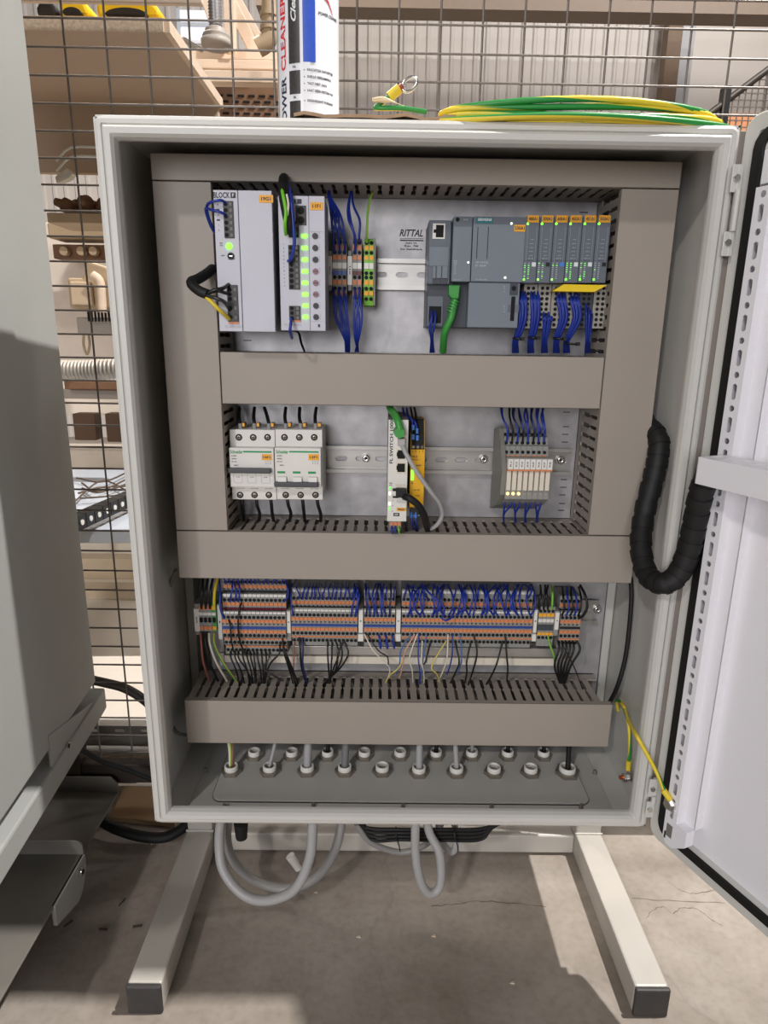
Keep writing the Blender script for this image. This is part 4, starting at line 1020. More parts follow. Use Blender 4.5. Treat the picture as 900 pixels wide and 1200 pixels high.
rwA = [('h', 684, 0, blackhole), ('b', 689, .0042, orange), ('B', 694.6, .0030, black), ('T', 692, .0012, black), ('b', 699.5, .0036, white), ('h', 705, 0, blackhole), ('b', 709.6, .0040, orange), ('B', 715, .0034, darkred), ('b', 719.8, .0024, white), ('h', 725.2, 0, blackhole), ('b', 729.6, .0042, orange), ('T', 733, .0014, black), ('B', 737.2, .0034, bridgeblue), ('b', 741.8, .0038, orange), ('h', 746.3, 0, blackhole), ('b', 750.4, .0018, orange), ('h', 754.5, 0, blackhole), ('b', 759, .0018, orange), ('h', 763.2, 0, blackhole)]
def shift(rows, off, upto=9e9): return [(a, b+off, c, d) for a, b, c, d in rows]
xaA, xbA, wA, _ = group_terms(15, 260.5, 335, 733, .104, rows_mesh(stA, rwA), 'terminal_block', 'tall multi-level terminal block in the leftmost big group', 'multi-level terminals of the leftmost big group')
stB = [(690, 713, .117), (713, 748, .108), (748, 757, .114)]
rwB = [('b', 693, .0035, white), ('h', 702, 0, blackhole), ('b', 706.8, .0042, orange), ('T', 711, .0018, black), ('B', 712.2, .0020, black), ('b', 716, .0024, white), ('h', 721.5, 0, blackhole), ('b', 726, .0042, orange), ('T', 729.6, .0014, black), ('B', 733.2, .0030, bridgeblue), ('b', 738, .0040, orange), ('h', 742.8, 0, blackhole), ('b', 746.6, .0018, orange), ('h', 751, 0, blackhole)]
xaB, xbB, wB, _ = group_terms(16, 341.5, 419, 733, .108, rows_mesh(stB, rwB), 'terminal_block', 'double-level terminal block in the second big group', 'terminals of the second big group')
xaC, xbC, wC, _ = group_terms(8, 426.5, 463, 733, .108, rows_mesh(stB, rwB), 'terminal_block', 'double-level terminal block in the short middle group', 'terminals of the short middle group')
rwD = [(a, b, c, (darkred if (a == 'B' and d is black) else d)) for a, b, c, d in rwB]
xaD, xbD, wD, _ = group_terms(32, 470.5, 624, 733, .108, rows_mesh(stB, rwD), 'terminal_block', 'double-level terminal block in the longest group', 'terminals of the longest group')
rwE = [('h', 714, 0, blackhole), ('b', 718.5, .0042, amber), ('b', 725, .0044, white), ('B', 733, .0080, simdark), ('b', 740.5, .0036, amber), ('h', 745, 0, blackhole)]
stE = [(709, 755, .112)]
xaE, xbE, wE, _ = group_terms(4, 630, 649, 733, .112, rows_mesh(stE, rwE), 'terminal_block', 'small amber-levered terminal near the lower row right end', 'small terminals between the two right-hand clamps')
rwF = [(a, b, c, (black if d is bridgeblue else d)) for a, b, c, d in rwB]
xaF, xbF, wF, _ = group_terms(5, 656, 680, 733, .108, rows_mesh([(696, 713, .117), (713, 748, .108), (748, 757, .114)], rwF[1:]), 'terminal_block', 'black-bridged terminal block in the rightmost group', 'terminals of the rightmost group')
# left four terminals with earth terminal
rwG = [('b', 714.5, .0050, orange), ('B', 721.5, .0040, white), ('h', 730, 0, blackhole), ('h', 727.5, 0, blackhole), ('b', 738, .0050, orange)]
xaG, xbG, wG, oG = group_terms(3, 233.5, 248.5, 727, .112, rows_mesh([(710, 742, .112)], rwG), 'terminal_block', 'grey supply terminal at the lower row far left', 'grey supply terminals at the far left')
rwH = [(a, b, c, (amber if d is orange else d)) for a, b, c, d in rwG]
group_terms(1, 248.6, 253.6, 727, .112, rows_mesh([(710, 742, .112)], rwH, M('earth_terminal_body', (70, 150, 80), .5)), 'terminal_block', 'green earth terminal next to three grey ones at the far left of the lower row', None)
marker(230.5, 713.5, 740, .112, 6, 'X0', 'white end clamp at the far left end of the lower terminal row')
def endclamp(pxa, pxb, pyt, pyb, y, lab, foot=True):
    a, b, c, d = RC(pxa, pxb, pyt, pyb, y)
    e = thing('end_clamp', lab, 'end clamp', ((a+b)/2, .149, c))
    MB().box(a+.0003, b-.0003, y+.002, .149, c, d, termgrey).build('clamp_body', e, bev=.0006)
    MB().box(a+.0008, b-.0008, y, y+.003, c+(d-c)*.28, d-.001, white).box((a+b)/2-.0008, (a+b)/2+.0008, y-.0003, y, c+(d-c)*.62, c+(d-c)*.66, ink).build('marker_carrier', e, bev=.0004)
    if foot: MB().box(a, b, y+.0005, y+.01, c, c+(d-c)*.22, white).build('clamp_foot', e, bev=.0005)
endclamp(255, 261, 708, 765, .116, 'grey end clamp left of the leftmost big terminal group', False)
endclamp(335.3, 341.2, 716, 752, .108, 'white end clamp between the leftmost and second big terminal groups', False)
endclamp(419.5, 426, 714, 752, .108, 'white end clamp between the second big group and the short middle group')
endclamp(463.5, 470, 714, 752, .108, 'white end clamp between the short middle group and the longest group')
endclamp(624.5, 629.7, 714, 752, .108, 'white end clamp at the right end of the longest terminal group')
endclamp(649.5, 655.5, 717, 746, .106, 'upright white marker clamp left of the rightmost terminal group', False)
# grey stop rail and cream strip below the terminals
e = RC(265, 662, 758, 768.5, .135)
solo(MB().box(e[0], e[1], .132, .149, P(460, 767, .135).z, P(460, 757, .135).z, zinc), 'support_bar', 'long grey metal bar just under the lower terminal row', 'bar', bev=.0005)
e = P(262, 774, .134); e1 = P(662, 774, .134)
cs = thing('cream_strip', 'long cream coloured strip below the lower terminal row', 'strip', ((e.x+e1.x)/2, .14, e.z))
MB().box(e.x, e1.x, .132, .136, P(460, 777.5, .134).z, P(460, 769.5, .134).z, cream).build('strip', cs, bev=.0004)
for px in (260, 656):
    q = P(px, 772, .13); MB().box(q.x-.003, q.x+.003, .130, .156, q.z-.010, q.z+.008, powder_in).build('holder', cs, bev=.0006)
# wires down from duct into lower row (blue)
def drop(px, top, ty, yt, mat, name, label, grp, bend=0, r=.00115):
    wire([(px+rnd.uniform(-3, 3), top, .128), (px+rnd.uniform(-2, 2)+bend, top+(ty-top)*.35, .108), (px+rnd.uniform(-1.5, 1.5)+bend*.8, top+(ty-top)*.75, yt-.006), (px, ty, yt-.0002)], r, mat, name, label, 'wire', grp)
def colx(a, b, n, i): return a+(b-a)*(i+.5)/n
for i in range(15):
    drop(colx(262, 337, 15, i), 676, 684, .119, bluewire, 'blue_wire', 'short blue wire into the leftmost big terminal group, '+nth_of(i, 15), 'short blue wires above the leftmost big group')
for i in (1, 2, 3, 14):
    drop(colx(262, 335.5, 15, i), 678, 705, .112, bluewire, 'blue_wire', 'longer blue wire into the second level, leftmost big group, terminal '+nth_of(i, 15), 'longer blue wires in the leftmost big group', bend=4 if i == 14 else 2)
wire([(257, 678, .125), (258, 695, .108), (258, 712, .100), (262.5, 725, .1035)], .0013, bluewire, 'blue_wire', 'blue wire running down the left side of the leftmost big terminal group')
for i in range(16):
    if i == 0: continue
    drop(colx(342.5, 421, 16, i), 684, 702, .117, bluewire, 'blue_wire', 'blue wire into the upper level, second big group, terminal '+nth_of(i, 16), 'blue wires above the second big group')
for i in (0, 14, 15, 15):
    drop(colx(341.5, 419, 16, i), 684, 721.5, .108, bluewire, 'blue_wire', 'blue wire reaching the lower row of holes in the second big terminal group', 'longer blue wires at the second big group', bend=(-4 if i == 0 else 3))
for i in range(8):
    drop(colx(426.5, 464, 8, i), 684, 702 if i % 2 else 721.5, .117 if i % 2 else .108, bluewire if i % 3 else M('dark_blue_wire', (18, 30, 80), .4), 'blue_wire', 'blue wire into the short middle group, terminal '+nth_of(i, 8), 'blue wires above the short middle group')
    if i in (1, 3, 5): drop(colx(426.5, 464, 8, i), 684, 721.5, .108, bluewire, 'blue_wire', 'second blue wire into the short middle group, terminal '+nth_of(i, 8), 'blue wires above the short middle group', bend=-3)
for i in range(32):
    up = (i*7) % 3 != 0
    px = colx(470.5, 624, 32, i)
    drop(px, 685, 702 if not up else 721.5, .117 if not up else .108, bluewire, 'blue_wire', 'blue wire hanging into the longest group, terminal '+nth_of(i, 32), 'blue wires above the longest group', bend=rnd.choice((-5, -2, 2, 4)), r=.0012)
    if i % 3 == 1: drop(px, 685, 721.5, .108, bluewire, 'blue_wire', 'second, slanting blue wire into the longest group, terminal '+nth_of(i, 32), 'blue wires above the longest group', bend=rnd.choice((-8, 6, 10)), r=.0012)
wire([(494, 684, .12), (505, 697, .098), (517, 706, .094), (521, 716, .092), (518, 724, .094), (523, 727, .092), (530, 722, .096), (533, 712, .106)], .0013, bluewire, 'blue_wire', 'blue wire curling in a small loop over the longest terminal group')
for i in range(4):
    drop(colx(630, 649, 4, i), 686, 714, .112, blackwire if i < 3 else lime, 'black_wire' if i < 3 else 'green_wire', 'black wire dropping into the small amber-levered terminals' if i < 3 else 'yellow green wire dropping into the small amber-levered terminals', 'black wires above the small amber-levered terminals' if i < 3 else None, r=.0015)
for i in range(5):
    drop(colx(656, 680, 5, i), 688, 721.5, .108, bluewire if i % 2 else blackwire, 'dark_wire', 'dark wire dropping into the rightmost group, '+nth_of(i, 5), 'dark wires above the rightmost group', bend=3, r=.0014)
wire([(680, 686, .12), (686, 698, .10), (688, 712, .096), (682, 723, .1), (678, 722, .107)], .0017, blackwire, 'black_wire', 'black wire bowing outside the right end of the rightmost terminal group')
for i in range(4):
    px = 236+5*i
    wire([(px+2+i, 676, .125), (px+1, 690, .108), (px, 703, .106), (px, 713, .112)], .0016 if i < 3 else .0019, blackwire if i < 3 else peyellow, 'black_wire' if i < 3 else 'yellow_wire', 'black wire above the far left supply terminals, %s of three' % ('left', 'middle', 'right')[i] if i < 3 else 'yellow wire above the far left earth terminal', 'wire', 'black wires above the far left terminals' if i < 3 else None)
cl = [redwire, blackwire, whitewire, yelwire]
for i in range(4):
    px = 235+5*i
    wire([(px, 742, .111), (px+1, 755, .104), (px+3+i*2.5, 775, .106), (px+10+i*5.5, 798, .125)], .0016, cl[i], ('brown_wire', 'black_wire', 'white_wire', 'yellow_wire')[i], '%s wire running down from the far left terminals into the lowest duct' % ('reddish brown', 'black', 'cream', 'yellow and green')[i], mats=[yelwire, pegreen] if i == 3 else None)
# black wires below
def down(pts, mat, name, label, grp=None, r=.0012):
    wire(pts, r, mat, name, label, 'wire', grp)
lb = ('black wire below the leftmost big terminal group', 'black wires below the leftmost big group')
for i, (px, bx) in enumerate(((270, 281), (275, 287), (279, 297), (284, 293), (289, 297), (293, 300), (297, 300), (301, 307), (306, 309), (311, 310))):
    down([(px, 763, .1165), (px+1, 772, .110), ((px+bx)/2+1, 785, .110), (bx, 803, .122)], blackwire, 'black_wire', lb[0]+', '+nth_of(i, 10), lb[1])
down([(316, 763, .1165), (315, 772, .108), (309, 783, .108), (320, 791, .112), (333, 799, .13)], M('glossy_black_wire', (58, 58, 60), .25), 'black_wire', 'glossy black wire kinking right below the leftmost big terminal group')
down([(328, 755, .1095), (327, 766, .102), (316, 779, .104), (310, 800, .125)], blackwire, 'black_wire', 'black wire crossing left below the right end of the leftmost big terminal group')
for i in range(3): down([(331+i, 748+i*7, .109), (333+i, 765, .102), (339+2*i, 785, .11), (345+3*i, 806, .125)], blackwire, 'black_wire', 'black wire slanting right from the end of the leftmost big terminal group', 'slanting black wires right of the leftmost big group')
down([(268, 726, .1035), (270, 735, .098), (271, 750, .099), (274, 764, .108)], blackwire, 'black_wire', 'black wire lying vertically over the left face of the leftmost big terminal group')
down([(283, 706, .1115), (281, 712, .103), (279, 728, .097), (280, 745, .099), (283, 757, .106), (290, 770, .110)], blackwire, 'black_wire', 'long black wire snaking over the face of the leftmost big terminal group')
down([(345, 751, .1135), (345, 765, .108), (344, 780, .11), (344, 790, .125)], redwire, 'red_wire', 'thin reddish wire below the left end of the second big terminal group', r=.0009)
for i in range(2): down([(350+4*i, 745, .1135), (352+3*i, 762, .105), (353+2*i, 780, .108), (360+i, 805, .125)], (blackwire, M('navy_wire', (30, 35, 90), .4))[i], ('black_wire', 'blue_wire')[i], ('black wire with a blue one below the second big terminal group', 'navy blue wire below the second big terminal group')[i], r=.0014)
for i, (px, mx, bx) in enumerate(((384, 384, 386), (389, 389, 387), (393, 397, 385), (398, 401, 383), (403, 408, 381), (403, 396, 384))):
    down([(px, 751, .1135), (mx, 766, .106), ((mx+bx)/2+(4 if i > 2 else 0), 783, .108), (bx, 800, .122), (bx-4, 812, .13)], blackwire, 'black_wire', 'black wire below the middle of the second big group, '+nth_of(i, 6), 'black wires below the second big group')
down([(427, 743, .1075), (437, 762, .10), (449, 774, .102), (457, 785, .108), (452, 800, .125)], whitewire, 'white_wire', 'cream wire curving below the short middle terminal group', r=.0009)
down([(430, 743, .1075), (443, 762, .10), (454, 770, .104), (455, 782, .11)], blackwire, 'black_wire', 'thin black wire below the short middle terminal group', r=.0009)
down([(474, 770, .11), (466, 784, .106), (458, 790, .108), (452, 800, .125)], yelwire, 'yellow_wire', 'thin yellow green wire slanting left below the longest group', r=.0008)
for i in range(3): down([(443+8*i, 743, .1075), (446+7.6*i, 752, .101), (446+8*i, 760, .105), (444+8*i, 752, .112)], bluewire, 'blue_wire', 'short blue wire loop below the short middle terminal group', 'short blue loops below the middle group', r=.0012)
dd = [((482, 743), (470, 762), (465, 790), lblue), ((486, 743), (474, 765), (468, 795), pinkwire), ((489, 743), (480, 770), (484, 800), whitewire), ((491, 743), (490, 770), (492, 802), bluewire), ((495, 751), (494, 775), (497, 800), whitewire), ((500, 743), (496, 770), (491, 800), lblue), ((505, 751), (500, 770), (497, 778), blackwire), ((525, 743), (524, 770), (514, 798), whitewire), ((523, 751), (506, 780), (516, 800), yelwire), ((530, 743), (530, 765), (524, 790), bluewire), ((533, 751), (538, 775), (528, 800), blackwire), ((539, 743), (541, 770), (536, 790), lblue), ((552, 751), (547, 775), (545, 800), blackwire), ((555, 743), (559, 765), (548, 805), blackwire), ((589, 751), (583, 775), (570, 802), blackwire), ((592, 743), (594, 770), (594, 798), blackwire)]
cname = {lblue: 'light blue', pinkwire: 'pinkish', whitewire: 'white', bluewire: 'blue', blackwire: 'black', yelwire: 'yellow'}
cc = {}
for a_, b_, c_, mt in dd:
    nm = cname[mt]
    down([(a_[0], a_[1], .1075 if a_[1] < 747 else .1135), (b_[0], b_[1], .102), ((b_[0]+c_[0])/2+1, (b_[1]+c_[1])/2, .108), (c_[0], c_[1], .124)], mt, nm.replace(' ', '_').replace('pinkish', 'pink')+'_wire', 'thin %s wire below the longest terminal group' % nm, 'thin %s wires below the longest group' % nm, r=.0009 if mt is not blackwire else .0012)
down([(642, 745, .1115), (645, 757, .104), (649, 768, .104), (650, 776, .12)], lime, 'green_wire', 'yellow green earth wire below the small amber-levered terminals', r=.0012)
for i in range(6):
    px = 654+4.3*i
    down([(px, 750, .1135 if i < 5 else .108), (px+1+(3 if i == 5 else 0), 762, .104), (px-4-i*.5, 780, .106), (656+i*1.2, 800, .122)], blackwire, 'black_wire', 'black wire gathering below the rightmost group, '+nth_of(i, 6), 'black wires below the rightmost group', r=.0015)
down([(662, 760, .112), (672, 780, .108), (680, 800, .11), (685, 815, .12)], blackwire, 'black_wire', 'stray thin black wire slanting right over the comb of the lowest duct', r=.0008)
# ================================================================== RIGHT: spiral wrapped hose, earth leads, cables on walls
hs = thing('spiral_hose', 'thick black spiral-wrapped cable bundle looping from the cabinet to the door', 'cable bundle', tuple(P(775, 685, .05)))
hp = [Vector((.250, .130, .500)), Vector((.272, .115, .492)), P(770, 512, x=.2872), P(771, 535, x=.286), P(765, 563, x=.281), P(755, 603, .050), P(751, 640, .030), P(758, 672, .006), P(775, 684, -.016), P(793, 675, -.022), P(806, 648, -.026), P(814, 615, -.032), P(821, 580, -.042), P(830, 552, -.050)]
MB().tube(hp, .0112, rubber, 14, 10).build('cable_core', hs)
cpt = catmull(hp, 10); mb = MB()
for i in range(3, len(cpt)-3, 5):
    tdir = (cpt[i+1]-cpt[i-1]).normalized(); q = cpt[i]
    tl = (tdir+Vector((.06, .0, .04))).normalized()
    ln = (cpt[min(i+3, len(cpt)-1)]-cpt[i]).length*.6
    MB().cyl(q-tl*ln, q+tl*ln*.9, .0121, rubber, 16).build('wrap_band', hs, bev=.0008)
def stripe_tube(pts, r, name, label, cat='wire', tw=.25, seg=8, grp=None, parent=None):
    mb = MB().tube(pts, r, peyellow, 10, seg, mats=[pegreen, pegreen, pegreen, peyellow, peyellow, peyellow, peyellow, peyellow, peyellow, pegreen], twist=tw)
    if parent is not None: return mb.build('insulation', parent)
    return solo(mb, name, label, cat, grp)
st = P(735, 912, x=.296)
e1 = thing('earth_lead', 'yellow and green earth lead hanging from the lowest duct down to the wall stud', 'wire', tuple(P(735, 905, .14)))
stripe_tube([P(722, 822, .12), P(731, 828, x=.282), P(737, 852, x=.287), P(738, 878, x=.288), P(737, 891, x=.288)], .0022, '', '', parent=e1, tw=.12)
q = P(736.5, 897, x=.288); MB().cyl(q+Vector((0, 0, .007)), q-Vector((0, 0, .006)), .0034, peyellow, 12).build('ring_sleeve', e1)
q = P(738, 909, x=.289); MB().cyl(q+Vector((.005, 0, 0)), q-Vector((.002, 0, 0)), .0065, steel, 14).build('ring_lug', e1)
q = P(735, 911, x=.289)
sd = thing('earth_stud', 'threaded earth stud with hexagon nuts low on the right inner wall', 'bolt', tuple(q))
MB().cyl(q+Vector((-.010, 0, 0)), q+Vector((.009, 0, 0)), .0026, M('copper_tip', (190, 90, 50), .35, .7), 10).build('stud', sd)
MB().cyl(q+Vector((-.006, 0, 0)), q+Vector((-.001, 0, 0)), .0056, steel, 6, smooth=False).cyl(q+Vector((.0045, 0, 0)), q+Vector((.0088, 0, 0)), .0056, steel, 6, smooth=False).build('hexagon_nut', sd, bev=.0004)
e2 = thing('earth_lead', 'long yellow and green earth lead running from the lowest duct across to the door', 'wire', tuple(P(785, 925, -.02)))
dlug = DT @ Vector((.0385, -.015, .072))
stripe_tube([P(724, 832, .115), P(723, 822, .10), P(729, 824, .08), P(737, 845, .03), P(746, 862, -.008), P(755, 878, -.016), P(769, 904, -.024), dlug+Vector((-.006, .004, .010))], .0024, '', '', parent=e2, tw=.10)
MB().cyl(dlug+Vector((-.007, .005, .011)), dlug+Vector((0, 0, .002)), .0036, peyellow, 12).build('ring_sleeve', e2)
MB().cyl(dlug+DN*.001-Vector((0, 0, .004)), dlug+DN*.004-Vector((0, 0, .004)), .0058, steel, 6, smooth=False).cyl(dlug-Vector((0, 0, .004))-DN*.002, dlug-Vector((0, 0, .004))+DN*.001, .0075, steel, 16).build('lug_bolt', e2, bev=.0004)
wire([P(739, 676, x=.286), P(740, 700, x=.288), P(737, 740, x=.288), P(732, 775, x=.286), P(723, 806, x=.281), P(714, 824, .125)], .0029, rubber, 'black_cable', 'black cable running down the right inner wall into the lowest duct', 'cable', n=10)
wire([P(206, 668, .10), P(198, 690, .12), P(190, 735, .13), P(192, 790, .12), P(199, 840, .10), P(207, 858, .085), P(219, 862, .09)], .0023, M('thin_grey_cable', (120, 120, 120), .45), 'grey_cable', 'thin grey cable bowing against the left inner wall between two ducts', 'cable', n=8)
# cables through glands
def gz(px, py): return P(px, py, z=.012)
def gland_cable(px, py, r, mat, label, topdx=0, name='grey_cable', mats=None, sway=0):
    p = gz(px, py); tp = Vector((p.x+topdx, max(p.y+.010, .09), .078))
    pts = [Vector((p.x, p.y, -.03)), Vector((p.x, p.y, .0)), Vector((p.x, p.y, .015)), Vector((p.x+topdx*.5+sway, p.y+.004, .04)), tp]
    return solo(MB().tube(pts, r, mat, 10, 5, mats=mats), name, label, 'cable')
p = gz(271, 900)
for i, (mt, nm) in enumerate(((whitewire, 'cream'), (yelwire, 'yellow'), (pegreen, 'green'), (redwire, 'brown'))):
    solo(MB().tube([Vector((p.x+.001*i-.002, p.y, .002)), Vector((p.x+.0012*i-.002, p.y, .018)), Vector((p.x-.004+.002*i, p.y+.008, .04)), Vector((p.x-.010+.004*i, .1, .075))], .0012, mt, 6), nm+'_wire', 'thin %s wire rising from the leftmost front cable gland' % nm, 'wire')
gland_cable(316, 900, .0024, greycable, 'thin grey cable leaning right out of the second front gland', .012)
gland_cable(360, 900, .0052, greycable, 'thick pale grey cable rising straight from the third front gland', .002)
gland_cable(404, 900, .0048, M('dark_grey_cable', (122, 122, 122), .45), 'thick darker grey cable rising from the fourth front gland', .002)
gland_cable(491, 902, .0046, greycable, 'thick grey cable rising from the sixth front gland', .0)
gland_cable(535, 902, .0034, greycable, 'grey cable leaning left out of the seventh front gland', -.004)
gland_cable(665, 903, .0034, rubber, 'black cable rising from the big gland at the right end', .001, 'black_cable')
for px, l in ((384, 'third'), (511, 'sixth'), (553, 'seventh'), (595, 'eighth'), (637, 'ninth')):
    gland_cable(px, 882, .0028, rubber if px != 553 else greycable, 'short %s cable in the %s gland of the rear row' % ('black' if px != 553 else 'grey', l), .001, 'black_cable' if px != 553 else 'grey_cable')
# ================================================================== STAND
FT = -.1912; w = .021
sd = thing('cabinet_stand', 'low welded grey-white square tube stand carrying the cabinet', 'stand', (0, .1, FLOOR))
for xc, ya in ((-.311, -.049), (.3114, -.049)):
    MB().box(xc-w, xc+w, ya+.003, .243, FLOOR+.001, FT, stand_paint).build('foot_tube', sd, bev=.003)
    MB().box(xc-w-.0004, xc+w+.0004, ya-.003, ya+.003, FLOOR+.0004, FT+.0004, M('end_cap_black', (58, 56, 56), .55, noise=.12, nscale=120)).build('end_cap', sd, bev=.002)
    MB().box(xc-w+.001, xc+w-.001, .211, .249, FT, .62, stand_paint).build('upright', sd, bev=.003)
    MB().box(xc-w-.001, xc+w+.001, .209, .212, FT-.001, FT+.003, stand_paint).build('weld_bead', sd, bev=.001)
MB().box(-.29, .29, .212, .247, FLOOR+.004, FT-.004, stand_paint).build('cross_tube', sd, bev=.003)
for sx in (-1, 1): MB().box(sx*.3114-.02*sx, sx*.27, .2085, .211, .05, .09, stand_paint).build('fixing_plate', sd)
# ================================================================== CABLES UNDER THE CABINET
def under(pts, r, mat, label, name='grey_cable'):
    return wire([P(*p) for p in pts], r, mat, name, label, 'cable', n=12, seg=8)
under([(261, 945, .10), (257, 985, .10), (262, 1020, .085), (285, 1048, .07), (313, 1055, .06), (345, 1042, .055), (363, 1005, .06), (367, 960, .07)], .0068, greycable, 'thick pale grey cable hanging in the front loop under the cabinet')
under([(270, 945, .13), (266, 985, .13), (278, 1015, .125), (305, 1035, .12), (340, 1041, .12), (372, 1027, .115), (393, 995, .12), (402, 955, .13)], .0066, M('grey_cable_b', (150, 148, 146), .45), 'thick grey cable hanging in the wider rear loop under the cabinet')
under([(487, 955, .07), (487, 1000, .065), (494, 1035, .06), (505, 1047, .06), (516, 1036, .065), (515, 1000, .075), (503, 975, .085), (499, 950, .09)], .0060, greycable, 'pale grey cable hanging in a narrow loop under the cabinet middle')
under([(512, 955, .11), (518, 985, .11), (528, 998, .11), (534, 990, .11), (532, 955, .11)], .0048, greycable, 'short grey cable loop right of the narrow hanging loop')
under([(418, 965, .12), (432, 985, .12), (455, 996, .12), (478, 998, .12), (505, 985, .12), (520, 960, .12)], .0044, M('grey_cable_c', (140, 138, 136), .45), 'grey cable sagging behind the narrow loop under the cabinet')
for i in range(4):
    under([(415+i*3, 958, .10), (430+i*2, 970+i*4.5, .10), (470, 972+i*4, .09), (520, 972+i*4.2, .095), (565, 971+i*4, .10), (600-i*8, 960, .11)], .0024, rubber, ('upper', 'second', 'third', 'lowest')[i]+' black cable in the tied bundle under the cabinet', 'black_cable')
for px in (464, 532):
    q = P(px, 977, .094); mb = MB().tube([q+Vector((0, .008*math.cos(t), .008*math.sin(t))) for t in [2*math.pi*j/10 for j in range(11)]], .0014, black, 6, 2)
    mb.tube([q+Vector((0, -.008, 0)), q+Vector((.004, -.01, -.01)), q+Vector((.006, -.008, -.022))], .0009, black, 5)
    solo(mb, 'cable_tie', '%s black cable tie around the cables under the cabinet' % ('left' if px < 500 else 'right'), 'cable tie')
# gland body + tape under loops
q = P(347, 1010, .14)
solo(MB().cyl(P(340, 1003, .15), P(350, 1018, .15), .007, glandwhite, 12, r1=.0055), 'cable_tube_end', 'small pale plastic cable end between the two big loops under the cabinet', 'cable end', bev=.001)
q = P(283, 978, .10); solo(MB().cyl(q+Vector((0, 0, .02)), q-Vector((0, 0, .005)), .010, rubber, 14, r1=.008), 'cable_gland', 'black cable gland poking out of the cabinet bottom near the left', 'cable gland')
# ================================================================== ITEMS ON TOP OF THE CABINET
ccx, ccy, cr = P(362, 126, .12).x, .12, .0325
can = thing('aerosol_can', 'tall white aerosol spray can with POWER CLEANER lettering on the cabinet top', 'spray can', (ccx, ccy, TOP))
MB().lathe((ccx, ccy, TOP), (0, 0, 1), [(0, .0005), (cr-.002, .0005), (cr+.0004, .0015), (cr+.0004, .004), (cr, .005), (cr, .205), (cr-.003, .212), (cr-.012, .222), (cr-.014, .226), (.0, .226)], M('can_white', (222, 224, 230), .25, noise=.01), 40).build('can_body', can)
MB().lathe((ccx, ccy, TOP+.222), (0, 0, 1), [(.019, 0), (.019, .03), (.017, .034), (0, .034)], M('cap_red', (190, 40, 40), .4), 24).build('cap', can)
mb = MB(); cyl = (ccx, ccy, cr+.0002); base = TOP
def band(a0, a1, z0, z1, mat, rr=.0003, nn=6):
    for k in range(nn):
        t0 = a0+(a1-a0)*k/nn; t1 = a0+(a1-a0)*(k+1)/nn; R0 = cr+rr
        mb.add([(ccx+R0*math.sin(t0), ccy-R0*math.cos(t0), base+z0), (ccx+R0*math.sin(t1), ccy-R0*math.cos(t1), base+z0), (ccx+R0*math.sin(t1), ccy-R0*math.cos(t1), base+z1), (ccx+R0*math.sin(t0), ccy-R0*math.cos(t0), base+z1)], [(0, 1, 2, 3)], mat, True)
def cz(py): return P(362, py, ccy-cr*.9).z-TOP
band(-.545, -.16, cz(75), .19, M('strip_black', (48, 44, 44), .4, noise=.3, nscale=400)); band(-.54, -.16, cz(111), cz(83.5), MATS['strip_black']); band(-.54, -.16, cz(140), cz(119), MATS['strip_black'])
band(-.06, .33, cz(74), .17, inkblue)
band(-1.2, -1.15, .004, .2, ductdark)
def ctext(s_, ang, py, size, mat, width=None, rot=0.0, align='CENTER', shear=0): mb.text(s_, ang, base+cz(py), 0, size, mat, width=width, rot=rot, cyl=cyl, align=align, shear=shear)
mb2 = mb
zR = (cz(-22)-cz(82))
mb.text('CLEANER', -.80, base+(cz(81)+cz(-9))/2, 0, .0082, inkred, width=(cz(-9)-cz(81)), rot=math.pi/2, cyl=cyl)
mb.text('POWER', -.80, base+(cz(88)+cz(150))/2, 0, .0082, M('print_navy', (30, 34, 60), .5), width=(cz(88)-cz(150)), rot=math.pi/2, cyl=cyl)
mb.text('Clean', -.36, base+(cz(26)+cz(-12))/2, 0, .006, inkw, width=(cz(-12)-cz(26)), rot=math.pi/2, cyl=(ccx, ccy, cr+.0005), shear=.4)
ctext('NL', -.35, 79, .0022, ink); ctext('FR', -.35, 115, .0022, ink)
for py, s_, ww in ((83, 'KRACHTIGE ONTVETTER', .030), (91, 'SNELLE VERDAMPING', .027), (99, 'TAST NIET AAN', .021), (107, 'LAAT GEEN RESTEN NA', .030), (119, 'DEGRAISSANT PUISSANT', .030)):
    mb.text(s_, .06, base+cz(py), 0, .0024, ink, width=ww, cyl=cyl, align='LEFT'); mb.text('.', -.03, base+cz(py+.3), 0, .0012, ink, cyl=cyl)
mb.text('POWER CLEANER', .44, base+cz(15), 0, .0030, ink, width=.026, cyl=cyl, align='LEFT')
for k in range(10):
    t_ = k/10; a_ = .55+.42*t_; z_ = base+cz(-8)-(cz(-8)-cz(12))*t_*t_
    r_ = cr+.0004; mb.add([(ccx+r_*math.sin(a_+q0), ccy-r_*math.cos(a_+q0), z_+q1) for q0, q1 in ((-.05*(1-t_), 0), (.05*(1-t_*.6), 0), (.05*(1-t_*.6)+.04, -.003), (-.05*(1-t_)+.04, -.003))], [(0, 1, 2, 3)], inkred)
mb.build('label_print', can)
